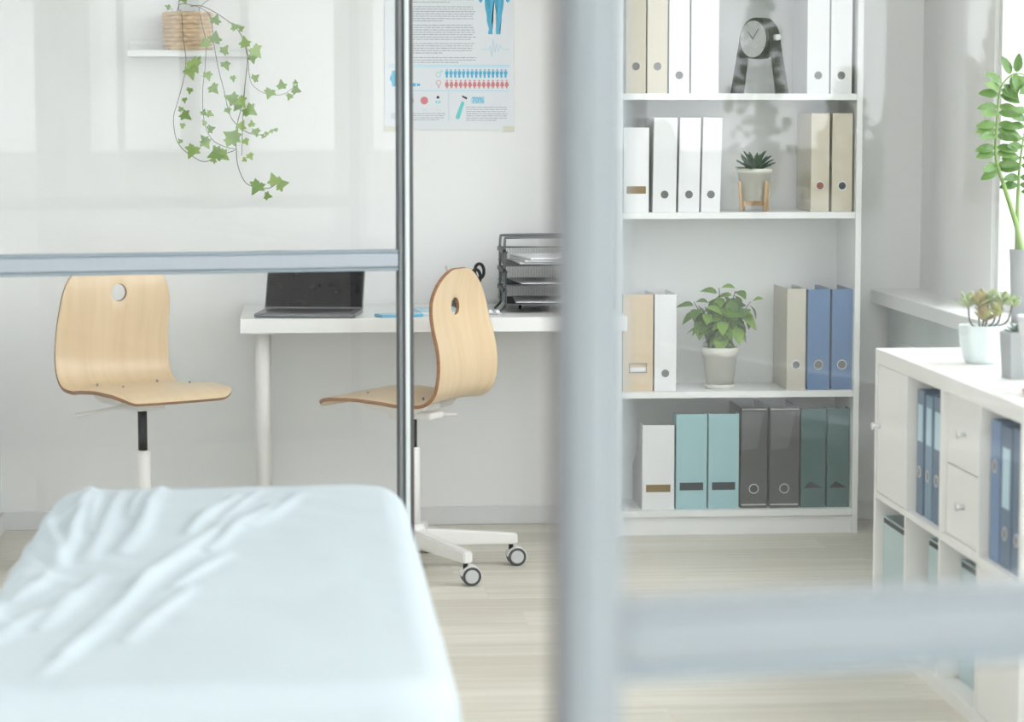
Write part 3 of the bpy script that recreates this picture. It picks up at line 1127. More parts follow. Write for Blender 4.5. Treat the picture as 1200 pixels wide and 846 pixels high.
# blue body figure
half = [(0, -62), (4.6, -61), (6.2, -54), (4.6, -47), (3.6, -43), (12, -39.5), (14.6, -34), (15.5, -20), (16.6, -6), (18.6, -1), (17.8, 4.5), (15.2, 6), (13.4, 3), (12.8, -6), (10.5, -22),
        (9.8, -14), (10.6, -4), (11.2, 3), (10.6, 12), (8.8, 20), (8.6, 27), (6.0, 36.5), (7.4, 40.2), (6.6, 42), (2.0, 42), (1.8, 37), (3.0, 26), (2.2, 18), (.9, 5), (0, 3)]
pts = [(U(579 + x), V(y)) for x, y in half] + [(U(579 - x), V(y)) for x, y in half[::-1][1:-1]]
bm = new_bm()
poly(bm, pts)
obj('body_figure', bm, 'print_blue', poster, recalc=False)
bm = new_bm()
pulse = [(564, 59.5), (573, 59.5), (574.5, 55), (576.2, 68), (577.8, 48), (580, 63), (582, 52), (584, 62), (586, 54), (588, 59.5), (597, 59.5)]
for (a, b), (c, d) in zip(pulse, pulse[1:]):
    p, q = Vector((U(a), V(b))), Vector((U(c), V(d)))
    n = (q - p).normalized()
    n = Vector((-n.y, n.x)) * .0011
    bm.faces.new([bm.verts.new((v.x, -.0014, v.y)) for v in (p - n, q - n, q + n, p + n)])
obj('pulse_line', bm, 'print_sky', poster, recalc=False)


def person_icons(name, n, px0, dx, py, m, dress):
    bm = new_bm()
    for k in range(n):
        cx = px0 + k * dx
        disc(bm, U(cx), V(py - 4.1), 1.0 * PWD / 151, n=10)
        if dress:
            prof_ = [(-1.2, -2.8), (-2.3, .6), (-1.5, 1), (-2.0, 2.6), (-.9, 2.6), (-.8, 4.8), (.8, 4.8), (.9, 2.6), (2.0, 2.6), (1.5, 1), (2.3, .6), (1.2, -2.8)]
        else:
            prof_ = [(-1.9, -2.8), (-2.0, .8), (-1.2, .9), (-1.1, 4.8), (1.1, 4.8), (1.2, .9), (2.0, .8), (1.9, -2.8)]
        poly(bm, [(U(cx + a), V(py + b)) for a, b in prof_])
    obj(name, bm, m, poster, recalc=False)


person_icons('man_icons', 15, 523.5, 4.92, 87.2, 'print_blue', False)
person_icons('woman_icons', 14, 523.5, 5.4, 99.4, 'print_red', True)
bm = new_bm()
disc(bm, U(513.5), V(88.5), .0085, r_in=.0068)
poly(bm, [(U(515.8), V(85.8)), (U(517.3), V(84.2)), (U(517.7), V(84.6)), (U(516.2), V(86.2))])
flat(bm, U(515.8), U(518.2), V(84.3), V(83.8))
flat(bm, U(517.7), U(518.2), V(86.2), V(83.8))
obj('male_symbol', bm, 'print_teal', poster, recalc=False)
bm = new_bm()
disc(bm, U(513.8), V(97.8), .0085, r_in=.0068)
flat(bm, U(513.5), U(514.1), V(104), V(100.8))
flat(bm, U(512.4), U(515.2), V(102.9), V(102.3))
obj('female_symbol', bm, 'print_red', poster, recalc=False)
bm = new_bm()
flat(bm, U(481.8), U(487), V(102), V(98.2))
flat(bm, U(488.3), U(492), V(101.6), V(98.8))
poly(bm, [(U(457), V(92)), (U(459), V(88)), (U(459.6), V(84)), (U(466), V(84)), (U(466.5), V(102)), (U(459.5), V(102)), (U(458.8), V(96)), (U(457), V(95))])
obj('blue_blocks', bm, 'print_blue', poster, recalc=False)
bm = new_bm()
disc(bm, U(480.5), V(118.3), .0122)
obj('grey_dot', bm, 'print_grey', poster, recalc=False)
bm = new_bm()
disc(bm, U(497), V(118.3), .0126)
obj('red_dot', bm, 'print_red', poster, recalc=False)
bm = new_bm()
disc(bm, U(513), V(114.5), .0046)
flat(bm, U(511.4), U(514.6), V(116), V(114.8))
poly(bm, [(U(541), V(114)), (U(541.7), V(112.4)), (U(547.3), V(114.8)), (U(546.6), V(117))])
obj('black_marks', bm, 'print_black', poster, recalc=False)
bm = new_bm()
for a, b in ((510.2, 511.4), (514.6, 515.8)):
    flat(bm, U(a), U(b), V(121.4), V(118.4))
for a, b in ((118.4, 119.1), (120.7, 121.4)):
    flat(bm, U(511.4), U(514.6), V(b), V(a))
obj('green_card', bm, 'print_teal', poster, recalc=False)
bm = new_bm()
caps = [(540.6, 119.5), (542.2, 119), (543.8, 121), (543.6, 122.5), (538.6, 138), (537.2, 139.8), (535, 139.6), (533.6, 137.8), (534, 136)]
poly(bm, [(U(a), V(b)) for a, b in caps])
obj('teal_tube', bm, 'print_teal', poster, recalc=False)
bm = new_bm()
flat(bm, U(552.2), U(567.5), V(122), V(113.8))
obj('percent_box', bm, 'print_sky', poster, recalc=False)


def lettering(txt, size, m, parent, loc, rot=(PI / 2, 0, 0), name='lettering'):
    c = bpy.data.curves.new(name, 'FONT')
    c.body = txt
    c.size = size
    c.align_x = 'CENTER'
    c.align_y = 'CENTER'
    o = bpy.data.objects.new('tmp_text', c)
    COL.objects.link(o)
    dg = bpy.context.evaluated_depsgraph_get()
    me = bpy.data.meshes.new_from_object(o.evaluated_get(dg))
    bpy.data.objects.remove(o)
    me.materials.clear()
    me.materials.append(M[m])
    return obj(name, me, None, parent, loc, rot)


lettering('70%', .024, 'print_blue', poster, (U(559.7), -.0021, V(118)))
for px_ in (482.5, 497.3, 513.3):
    lettering('75%' if px_ > 500 else '50%' if px_ > 490 else '5%', .0095, 'print_sky', poster, (U(px_), -.0016, V(129)))

# ------------------------------------------------------------------ ivy in a basket on the ledge
ivy = thing('ivy_plant', 'trailing ivy with long vines in a woven basket on the ledge', 'plant', (-.354, 8.262, 1.5695))
bm = new_bm()
HB, RB0, RB1, NR = .122, .0735, .079, 9
for k in range(NR):
    z0, z1 = HB * k / NR, HB * (k + 1) / NR
    n = 160
    rings = []
    for q in range(7):
        f = q / 6
        z = z0 + (z1 - z0) * f
        prof_r = math.sin(PI * f)
        ring = []
        for i in range(n):
            th = 2 * PI * i / n
            base = RB0 + (RB1 - RB0) * z / HB
            wv = .5 + .5 * math.sin(th * 13 + (PI if k % 2 else 0))
            jit = noise.noise(Vector((math.cos(th) * 6, math.sin(th) * 6, k * 1.7)))
            r_ = base - .004 + prof_r * (.002 + .0095 * wv + .002 * jit)
            ring.append(bm.verts.new((r_ * math.cos(th), r_ * math.sin(th), z + .0022 * jit * (0 < k))))
        rings.append(ring)
    for a, b in zip(rings, rings[1:]):
        for i in range(n):
            bm.faces.new((a[i], a[(i + 1) % n], b[(i + 1) % n], b[i])).smooth = True
obj('basket', bm, 'basket_weave', ivy)
obj('basket_base', lathe(new_bm(), [(0, 0), (.068, 0), (.068, .008), (0, .008)], 32), 'basket_weave', ivy)
obj('soil', lathe(new_bm(), [(0, .105), (.071, .100), (.0715, .112), (0, .118)], 32), 'soil', ivy)

HALF_IVY = [(0, .10), (.10, .0), (.25, .02), (.40, -.04), (.39, .12), (.37, .22), (.50, .27), (.57, .37), (.42, .45), (.28, .50), (.20, .64), (.10, .84), (0, 1)]


def ivy_leaf_mesh():
    bm = new_bm()
    c = bm.verts.new((0, .34, .0))
    pts = [(x, y) for x, y in HALF_IVY] + [(-x, y) for x, y in HALF_IVY[-2:0:-1]]
    ring = [bm.verts.new((x, y, .16 * abs(x) - .10 * y * y - .12 * x * x)) for x, y in pts]
    for i in range(len(ring)):
        bm.faces.new((c, ring[i], ring[(i + 1) % len(ring)])).smooth = True
    me = mesh('leaf', bm)
    me.materials.append(M['ivy_leaf'])
    return me


IVY = ivy_leaf_mesh()
ROOT = Vector(ivy.location)
MPP = 8.15 / 2958 * 1.003       # metres per picture pixel at the vines' distance (used once, to read sizes off)


def vine_xy(px, py, y=8.17):
    """measured vine points (in px of a frontal elevation of the wall) to metres"""
    x = (px - 349.5) * y / 2962
    z = CAM_Z + (141.2 - py) * y / 2962
    return Vector((x, y, z)) - ROOT


VINES = [
    ([(214, 14, 8.22), (216, 22, 8.17), (217, 45, 8.165), (219, 60, 8.165), (220, 75), (217, 95), (210, 120), (205, 138), (207, 160), (213, 172), (225, 182), (240, 189), (258, 182), (275, 176)], .0011),
    ([(236, 14, 8.22), (239, 30, 8.17), (243, 50, 8.165), (242, 80), (239, 105), (239, 130), (242, 150), (250, 164), (262, 171), (277, 175)], .0010),
    ([(245, 16, 8.22), (250, 26, 8.165), (252, 50), (257, 80), (263, 105), (270, 135), (280, 148), (292, 156), (305, 158), (318, 154), (326, 151)], .0011),
    ([(226, 10, 8.23), (240, 10, 8.20), (262, 22, 8.17), (280, 37), (289, 55), (291, 72), (288, 98), (285, 120), (278, 148), (277, 175), (279, 195), (287, 213), (300, 219), (314, 220), (323, 215)], .0012),
    ([(285, 45), (291, 68), (294, 95), (303, 106), (315, 111), (332, 111), (345, 102)], .0009),
    ([(290, 80), (287, 110), (285, 135), (284, 160), (283, 182)], .0009),
    ([(212, 16, 8.24), (213, 4, 8.22), (214, -8, 8.22)], .0010),
    ([(235, 14, 8.23), (242, 6, 8.2), (251, 0, 8.2), (256, -6, 8.2)], .0009),
    ([(210, 16, 8.22), (214, 8, 8.20), (224, 8, 8.19), (238, 12, 8.18), (249, 20, 8.17)], .0009),
    ([(206, 15, 8.21), (203, 12, 8.2), (199, 10, 8.2)], .0007),
]
for pts, r in VINES:
    P3 = [vine_xy(*p) for p in pts]
    obj('vine', tube(new_bm(), spline(P3, max(12, len(pts) * 6)), r, 6), 'stem_brown', ivy)
#  leaf list: x, y, size in px, tip direction in degrees (0 = right, 90 = up)
LEAVES = [(229, 78, 20, -60), (226, 86, 19, -80), (234, 72, 12, 60), (222, 84, 12, 190), (245, 90, 13, -70), (252, 105, 15, -50), (247, 134, 10, -20), (219, 136, 16, -30), (213, 128, 8, 120),
          (226, 177, 20, 240), (240, 132, 9, 80), (242, 168, 15, -60), (248, 151, 11, 20), (240, 144, 8, 120), (266, 78, 14, -60), (265, 60, 14, 60), (242, 53, 15, 200), (254, 46, 17, 80),
          (255, 25, 14, 70), (272, 116, 18, 160), (283, 120, 18, -50), (294, 130, 18, -35), (288, 51, 15, 100), (301, 62, 19, -50), (297, 70, 13, -80), (300, 92, 11, 40), (316, 110, 15, -110),
          (330, 100, 13, 100), (347, 106, 13, -20), (339, 114, 10, -110), (346, 97, 7, 90), (283, 147, 14, 60), (295, 145, 10, 90), (300, 155, 12, -80), (272, 160, 22, 150), (268, 166, 14, -110), (275, 162, 17, -30),
          (288, 166, 10, -60), (253, 180, 21, 200), (262, 182, 17, -40), (250, 187, 10, 190), (300, 219, 21, 235), (320, 210, 17, 110), (329, 215, 18, 10), (313, 229, 11, -10), (293, 183, 10, -60),
          (286, 187, 7, 210), (274, 93, 9, -80), (215, 147, 8, 140), (212, 165, 7, 120), (219, 2, 12, -70), (200, 11, 8, 150), (284, 35, 9, 20), (276, 33, 11, 120), (312, 157, 7, -100), (318, 154, 6, -80),
          (323, 152, 6, 60), (308, 160, 6, -120), (218, 118, 8, -90), (224, 107, 9, -100), (278, 126, 12, -130), (268, 130, 10, -70), (287, 132, 9, -100), (240, 163, 12, 130)]
rnd = random.Random(3)
for (px, py, sz, ang) in LEAVES:
    o = obj('leaf', IVY, None, ivy)
    a = math.radians(ang)
    d = Vector((math.cos(a), -rnd.uniform(-.1, .45), math.sin(a))).normalized()
    up = Vector((rnd.uniform(-.5, .5), -1, rnd.uniform(-.1, .5)))
    s = sz * MPP * .92
    c = vine_xy(px, py, 8.163 - rnd.uniform(0, .03)) - d * s * .42
    orient(o, c, d, up, s)

# ------------------------------------------------------------------ bookcase
KX0, KX1, KY0, KY1 = 1.014, 1.812, 8.05, 8.335
bc = thing('bookcase', 'tall white bookcase with open shelves against the back wall', 'bookcase', ((KX0 + KX1) / 2, (KY0 + KY1) / 2, 0))
kw, kd = (KX1 - KX0) / 2, (KY1 - KY0) / 2
KH = 2.02
for s in (-1, 1):
    a, b = (-kw, -kw + .019) if s < 0 else (kw - .019, kw)
    obj('side_panel', box(new_bm(), a, b, -kd, kd, 0, KH, .0012), 'shelf_white', bc)
obj('back_panel', box(new_bm(), -kw + .0192, kw - .0192, kd - .006, kd - .001, .03, KH - .01), 'shelf_back', bc)
SHELF_Z = [.081, .470, 1.050, 1.431, 1.79]
for z in SHELF_Z + [KH - .001]:
    obj('shelf_board', box(new_bm(), -kw + .0192, kw - .0192, -kd + .002, kd - .0062, z - .021, z, .001), 'shelf_white', bc)
obj('plinth', box(new_bm(), -kw + .0192, kw - .0192, -kd + .014, -kd + .03, 0, .0595), 'shelf_white', bc)


def ring_hole(parent, x, z, y, r, hole, ring=None):
    h = obj('finger_hole', tube(new_bm(), [(x, y - .0012, z), (x, y + .001, z)], r, 24), hole, parent)
    if ring:
        obj('finger_ring', tube(new_bm(), [(x + (r + .0012) * math.cos(2 * PI * k / 28), y - .0012, z + (r + .0012) * math.sin(2 * PI * k / 28)) for k in range(29)], .0019, 6, caps=False), ring, parent)


def ring_binder(label, x0, x1, z, h, m, hole_z, front, hole='hole_grey', ring=None, depth=.235, lean=0.0, hole_r=.0125, group=None, reflection_trim=False):
    x0, x1 = [v * front / 8.06 for v in (x0, x1)]
    w = x1 - x0 - .003
    cx = (x0 + x1) / 2
    t = thing('ring_binder', label, 'binder', (cx, front, z), 0, group)
    t.rotation_euler = (0, lean, 0)
    th = .0028
    for s in (-1, 1):
        a, b = (-w / 2, -w / 2 + th) if s < 0 else (w / 2 - th, w / 2)
        obj('cover_board', box(new_bm(), a, b, .0022, depth, 0, h, .0008), m, t)
    obj('spine', box(new_bm(), -w / 2, w / 2, -.001, .002, 0, h, .0012), m, t)
    obj('paper_block', box(new_bm(), -w / 2 + .006, w / 2 - .016, .012, depth - .012, .006, h - .028), 'paper', t)
    if hole_z:
        ring_hole(t, 0, hole_z, -.001, hole_r, hole, ring)
    if reflection_trim:
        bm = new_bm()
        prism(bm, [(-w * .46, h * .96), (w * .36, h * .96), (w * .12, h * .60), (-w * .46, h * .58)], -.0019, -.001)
        obj('label_pocket', bm, 'smoke_pocket', t)  # glossy room reflection painted on the spine as a paler trapezoid
        for zz in (.012, h - .004):
            obj('edge_trim', box(new_bm(), -w / 2 + .003, w / 2 - .003, -.0022, .0, zz - .0025, zz + .0015), 'ring_metal', t)
    return t


def magazine_file(label, x0, x1, z, h, m, front, slot=None, slot_m='slot_brown', depth=.235, group=None, holder=False, arch=False):
    x0, x1 = [v * front / 8.06 for v in (x0, x1)]
    w = x1 - x0 - .003
    t = thing('magazine_file', label, 'magazine file', ((x0 + x1) / 2, front, z), 0, group)
    th = .0025
    # tall front, sides falling away towards the back
    out = [(0, 0), (depth, 0), (depth, h * .42), (depth * .55, h * .62), (depth * .22, h), (0, h)]
    for s in (-1, 1):
        a = -w / 2 if s < 0 else w / 2 - th
        obj('side_wall', prism(new_bm(), [(y + .0024, zz) for y, zz in out[:-1]] + [(.0024, h)], a, a + th, 'yz'), m, t)
    obj('front_wall', box(new_bm(), -w / 2, w / 2, 0, .0022, 0, h, .0008), m, t)
    obj('back_wall', box(new_bm(), -w / 2 + th, w / 2 - th, depth - .0022, depth, .003, h * .41), m, t)
    obj('bottom', box(new_bm(), -w / 2 + th, w / 2 - th, .0024, depth - .0024, 0, .0025), m, t)
    obj('paper_block', box(new_bm(), -w / 2 + .008, w / 2 - .012, .006, depth - .02, .0028, h * .40), 'paper', t)
    if slot:
        z0, z1 = slot
        if arch:
            obj('label_slot', prism(new_bm(), [(-w * .40, z0), (w * .40, z0), (-w * .12, z1)], -.0012, .0), slot_m, t)
        else:
            obj('label_slot', box(new_bm(), -w * .38, w * .38, -.0010, 0, z0, z1), slot_m, t)
    if holder:
        z0, z1 = holder
        bm = new_bm()
        for a, b, c, d in ((-w * .30, w * .30, z1 - .003, z1), (-w * .30, w * .30, z0, z0 + .003), (-w * .30, -w * .30 + .003, z0, z1), (w * .30 - .003, w * .30, z0, z1)):
            box(bm, a, b, -.003, 0, c, d)
        hd = obj('label_holder', bm, 'bolt', t)
        obj('label_card', box(new_bm(), -w * .26, w * .26, -.001, 0, z0 + .004, z0 + .018), 'paper', hd)
    return t


B1, B2, B3, B4 = SHELF_Z[3], SHELF_Z[2], SHELF_Z[1], SHELF_Z[0]
# top visible shelf
ring_binder('beige ring binder on the clock shelf, first from the desk side', 1.042, 1.109, B1, .318, 'binder_beige', .086, 8.075)
ring_binder('beige ring binder on the clock shelf, touching a white binder', 1.111, 1.179, B1, .318, 'binder_beige', .086, 8.075)
ring_binder('white ring binder on the clock shelf, touching a beige binder', 1.181, 1.250, B1, .318, 'binder_white', .058, 8.075)
ring_binder('plain white ring binder without hole on the clock shelf', 1.252, 1.345, B1, .318, 'binder_white', 0, 8.085)
ring_binder('white ring binder beside the clock, nearer to it', 1.629, 1.704, B1, .318, 'binder_white', .058, 8.075)
ring_binder('white ring binder in the clock shelf corner by the window', 1.706, 1.778, B1, .318, 'binder_white', .058, 8.075)
# second shelf
magazine_file('white magazine file with brown slot on the small aloe shelf', 1.036, 1.121, B2, .272, 'binder_white', 8.078, (.060, .084))
ring_binder('white ring binder next to the white magazine file with brown slot', 1.130, 1.209, B2, .304, 'binder_white', .057, 8.078, lean=math.radians(.8))
ring_binder('white ring binder between two other white binders', 1.213, 1.284, B2, .304, 'binder_white', .057, 8.078, lean=math.radians(1.0))
ring_binder('white ring binder leaning slightly towards the small aloe', 1.287, 1.352, B2, .304, 'binder_white', .057, 8.078, lean=math.radians(1.2))
ring_binder('beige ring binder with reddish hole beside the small aloe', 1.645, 1.708, B2, .318, 'binder_beige', .084, 8.078, 'hole_red', 'pot_white')
ring_binder('beige ring binder with black hole in the aloe shelf corner', 1.714, 1.784, B2, .318, 'binder_beige', .084, 8.078, 'black_plastic', 'pot_white')
# third shelf
magazine_file('tan file box with metal label holder on the basil shelf', 1.036, 1.137, B3, .315, 'binder_tan', 8.078, None, holder=(.060, .092))
ring_binder('white ring binder beside the tan file box', 1.139, 1.213, B3, .315, 'binder_white', .058, 8.078)
ring_binder('stone grey ring binder beside the basil plant', 1.572, 1.637, B3, .330, 'binder_stone', .082, 8.078, 'hole_grey', 'pot_white')
ring_binder('blue ring binder touching the stone grey binder', 1.640, 1.716, B3, .328, 'binder_blue', .082, 8.078, 'hole_grey', 'ring_metal', hole_r=.0135)
ring_binder('blue ring binder in the basil shelf corner', 1.720, 1.791, B3, .328, 'binder_blue', .082, 8.078, 'hole_grey', 'ring_metal', hole_r=.0135)
# bottom shelf
magazine_file('white magazine file with brown slot on the bottom shelf', 1.101, 1.209, B4, .277, 'binder_white', 8.082, (.058, .082))
magazine_file('aqua magazine file touching the white one on the bottom shelf', 1.212, 1.316, B4, .312, 'file_aqua', 8.085, (.062, .087), 'slot_dark')
magazine_file('aqua magazine file touching a smoky grey binder', 1.318, 1.421, B4, .312, 'file_aqua', 8.085, (.062, .087), 'slot_dark')
ring_binder('smoky dark grey binder touching an aqua file', 1.424, 1.514, B4, .330, 'file_smoke', .064, 8.088, 'black_plastic', 'ring_metal', hole_r=.0135, reflection_trim=True)
ring_binder('smoky dark grey binder touching a dark teal file', 1.519, 1.620, B4, .330, 'file_smoke', .064, 8.088, 'black_plastic', 'ring_metal', hole_r=.0135, reflection_trim=True)
magazine_file('dark teal magazine file touching a smoky grey binder', 1.623, 1.707, B4, .326, 'file_teal', 8.09, (.064, .086), 'slot_dark', arch=True)
magazine_file('dark teal magazine file in the bottom shelf corner', 1.710, 1.786, B4, .326, 'file_teal', 8.09, (.064, .086), 'slot_dark', arch=True)

# clock
ck = thing('table_clock', 'dark grey table clock with round face on arched legs', 'clock', (1.492, 8.15, B1), math.radians(-56))
bm = new_bm()
n = 44
outer, inner = [], []
TH_C = .008
for k in range(n + 1):
    f = k / n
    if f < .34:
        q = f / .34
        outer.append((-.108 + .034 * q, .165 * q))
        inner.append((-.108 + TH_C + .034 * q, .165 * q))
    elif f <= .66:
        a = PI - PI * (f - .34) / .32
        outer.append((.074 * math.cos(a), .165 + .080 * math.sin(a)))
        inner.append(((.074 - TH_C) * math.cos(a), .165 + (.080 - TH_C) * math.sin(a)))
    else:
        q = 1 - (f - .66) / .34
        outer.append((.108 - .034 * q, .165 * q))
        inner.append((.108 - TH_C - .034 * q, .165 * q))
rings = []
for k in range(n + 1):
    zz_ = outer[k][1]
    dh = .027 - .006 * min(1, zz_ / .2)
    rings.append([bm.verts.new((p[0], y, p[1])) for p, y in ((outer[k], -dh), (outer[k], dh), (inner[k], dh), (inner[k], -dh))])
for a, b in zip(rings, rings[1:]):
    for i in range(4):
        bm.faces.new((a[i], a[(i + 1) % 4], b[(i + 1) % 4], b[i]))
bm.faces.new(rings[0])
bm.faces.new(rings[-1][::-1])
obj('arched_stand', bm, 'clock_grey', ck)
cz = .176
case = obj('case', tube(new_bm(), [(0, .022, cz), (0, -.026, cz), (0, -.030, cz)], [.0640, .0645, .0615], 56), 'clock_grey', ck)
obj('dial', tube(new_bm(), [(0, -.0298, cz), (0, -.0312, cz)], .0590, 56), 'clock_face', case)
for ang, L in ((50, .042), (132, .032)):
    a = math.radians(ang)
    obj('clock_hand', tube(new_bm(), [(0, -.0325, cz), (L * math.cos(a), -.0325, cz + L * math.sin(a))], [.0014, .0010], 6), 'dark_metal', case)
bm = new_bm()
for k in range(12):
    a = 2 * PI * k / 12
    tube(bm, [(.051 * math.cos(a), -.0316, cz + .051 * math.sin(a)), (.056 * math.cos(a), -.0316, cz + .056 * math.sin(a))], .0008, 5)
obj('hour_marks', bm, 'dark_metal', case)
obj('knob', tube(new_bm(), [(.072, 0, cz + .004), (.086, 0, cz + .004)], [.0105, .0095], 20), 'pot_white', ck)

# ------------------------------------------------------------------ potted plants on the bookcase


def pot_profile(r0, r1, h, wall=.004, rim=.0, rim_h=.0):
    p = [(0, 0), (r0, 0)]
    if rim:
        p += [(r1 - rim - (r1 - r0) * rim_h / h * .5, h - rim_h), (r1, h - rim_h), (r1, h)]
    else:
        p += [(r1, h)]
    return p + [(r1 - wall, h), (r0 + (r1 - r0) * .8 - wall, h * .82), (0, h * .82)]


al = thing('potted_aloe', 'small spiky succulent in a cream pot on a wooden stand', 'plant', (1.476, 8.135, B2))
stand = obj('stand_ring', box(new_bm(), -.048, .048, -.007, .007, .020, .034, .001), 'stand_wood', al, (0, 0, 0), (0, 0, math.radians(28)))
obj('cross_bar', box(new_bm(), -.007, .007, -.048, .048, .0205, .0335, .001), 'stand_wood', stand)
for k in range(4):
    a = k * PI / 2
    c, s = math.cos(a), math.sin(a)
    obj('stand_leg', tube(new_bm(), [(.054 * c, .054 * s, 0), (.062 * c, .062 * s, .098)], [.0055, .0065], 4), 'stand_wood', stand)
pot = obj('pot', lathe(new_bm(), [(r, z + .0345) for r, z in pot_profile(.042, .058, .105, .004, .003, .016)], 40), 'pot_cream', al)
obj('soil', lathe(new_bm(), [(0, .132), (.049, .130), (.049, .126), (0, .126)], 24), 'soil', al)
SPIKE = leaf_mesh('leaf', [(0.0, 0), (.13, .06), (.15, .25), (.11, .55), (.06, .8), (0, 1)], .5, .12, 'haworthia_leaf', .05)
rnd = random.Random(11)
for k in range(30):
    tier = k / 30
    a = k * 2.39996
    elev = math.radians(rnd.uniform(10, 26) + 58 * (1 - tier) ** 1.0)
    L = rnd.uniform(.055, .075)
    d = Vector((math.cos(a) * math.cos(elev), math.sin(a) * math.cos(elev), math.sin(elev)))
    o = obj('leaf', SPIKE, None, al)
    orient(o, (d.x * .012, d.y * .012, .132), d, (0, 0, 1), (L * 1.15, L, L))

ba = thing('potted_basil', 'bushy green leafy plant in a cream pot with saucer', 'plant', (1.370, 8.150, B3))
obj('saucer', lathe(new_bm(), [(0, 0), (.046, 0), (.055, .016), (.052, .017), (.045, .004), (0, .004)], 40), 'pot_cream', ba)
obj('pot', lathe(new_bm(), [(r, z + .0045) for r, z in pot_profile(.044, .060, .132, .004, .003, .028)], 40), 'pot_cream', ba)
obj('soil', lathe(new_bm(), [(0, .120), (.052, .118), (.052, .113), (0, .113)], 24), 'soil', ba)
BASIL = leaf_mesh('leaf', [(0, 0), (.20, .09), (.35, .28), (.34, .48), (.22, .72), (.08, .90), (0, 1)], .25, .32, 'basil_leaf')
rnd = random.Random(5)
stems = [((-.02, 0), (-.090, -.01, .285)), ((-.01, .01), (-.055, -.03, .27)), ((.005, 0), (-.005, .0, .33)), ((.01, .005), (.045, -.02, .32)), ((.02, 0), (.10, .0, .285)), ((0, -.012), (0, -.055, .24)), ((0, .012), (.03, .05, .29))]
for (bx, by), tip in stems:
    P3 = spline([(bx, by, .118), (bx * 1.5, by * 1.5, .17), ((bx + tip[0]) * .5, (by + tip[1]) * .5, (.15 + tip[2]) * .5 + .01), tip], 14)
    obj('stem', tube(new_bm(), P3, [.0028 - .0015 * i / 13 for i in range(14)], 6), 'stem_brown', ba)
    nl = 19
    for k in range(nl):
        f = .40 + .60 * (k + 1) / nl
        p = P3[min(13, int(f * 13))]
        a = k * 2.4 + rnd.uniform(-.4, .4)
        L = rnd.uniform(.052, .078) * (1.1 - .3 * f)
        el = rnd.uniform(-1.15, .05) if f < .95 else rnd.uniform(-.2, .5)
        d = Vector((math.cos(a) * math.cos(el), math.sin(a) * math.cos(el), math.sin(el)))
        if d.y > .5:
            d.y *= .5
        o = obj('leaf', BASIL, None, ba)
        orient(o, Vector(p) + Vector((d.x, d.y, 0)) * .008, d, (d.x * .9, d.y * .9 - .3, .9), L)

# ------------------------------------------------------------------ low cube cabinet on the right
CX, CY1, CHT = 1.487, 6.42, .757
PIT, CDEP, TH = .3345, .385, .038
CY0 = CY1 - 4 * PIT - .012
kb = thing('cube_cabinet', 'low white cube cabinet with doors, drawers and open cubes under the window', 'cabinet', (CX, (CY0 + CY1) / 2, 0))
cyc = (CY0 + CY1) / 2
obj('top_panel', box(new_bm(), 0, CDEP, CY0 - cyc, CY1 - cyc, CHT - TH, CHT, .0015), 'cabinet_white', kb)
obj('bottom_panel', box(new_bm(), 0, CDEP, CY0 - cyc, CY1 - cyc, .0, TH, .0015), 'cabinet_white', kb)
ED = [CY1 - cyc - .006 - k * PIT for k in range(5)]
for s, y in ((0, CY1 - cyc), (1, CY0 - cyc)):
    a, b = (y - TH * .55, y) if s == 0 else (y, y + TH * .55)
    obj('side_panel', box(new_bm(), 0, CDEP, a, b, TH + .0002, CHT - TH - .0002, .001), 'cabinet_white', kb)
for k in (1, 2, 3):
    obj('divider', box(new_bm(), .001, CDEP, ED[k] - .008, ED[k] + .008, TH + .0002, CHT - TH - .0002), 'cabinet_white', kb)
ZM = .377
for k in range(4):
    a, b = ED[k + 1] + .0082 + (.006 if k == 3 else 0), ED[k] - .0082 - (.0065 if k == 0 else 0)
    obj('middle_shelf', box(new_bm(), .001, CDEP - .005, a, b, ZM - .008, ZM + .008), 'cabinet_white', kb)
obj('back_panel', box(new_bm(), CDEP - .004, CDEP, ED[4] + .016, ED[0] - .016, TH, CHT - TH), 'cabinet_white', kb)


def cell(k):
    return ED[k + 1] + .011 + (.009 if k == 3 else 0), ED[k] - .011 - (.009 if k == 0 else 0)


Z_UP, Z_LO = (ZM + .0095, CHT - TH - .0015), (TH + .0015, ZM - .0095)
a, b = cell(0)
dr = obj('door', box(new_bm(), .002, .018, a, b, *Z_UP, .0015), 'cabinet_white', kb)
obj('knob', tube(new_bm(), [(.002, b - .03, .56), (-.010, b - .03, .56), (-.020, b - .03, .56)], [.005, .005, .010], 16), 'chrome', dr)
a, b = cell(2)
zmid = (Z_UP[0] + Z_UP[1]) / 2
for z0, z1 in ((Z_UP[0], zmid - .0015), (zmid + .0015, Z_UP[1])):
    dr = obj('drawer', box(new_bm(), .014, .032, a, b, z0, z1, .0015), 'cabinet_white', kb)
    obj('knob', tube(new_bm(), [(.014, (a + b) / 2, (z0 + z1) / 2), (.004, (a + b) / 2, (z0 + z1) / 2), (-.006, (a + b) / 2, (z0 + z1) / 2)], [.005, .005, .010], 16), 'chrome', dr)
    obj('drawer_body', box(new_bm(), .033, CDEP - .03, a + .01, b - .01, z0 + .01, z1 - .02), 'cabinet_white', dr)
a, b = cell(3)
dr = obj('door', box(new_bm(), .002, .018, a, b, *Z_LO, .0015), 'cabinet_white', kb)
obj('knob', tube(new_bm(), [(.002, b - .03, .25), (-.010, b - .03, .25), (-.020, b - .03, .25)], [.005, .005, .010], 16), 'chrome', dr)
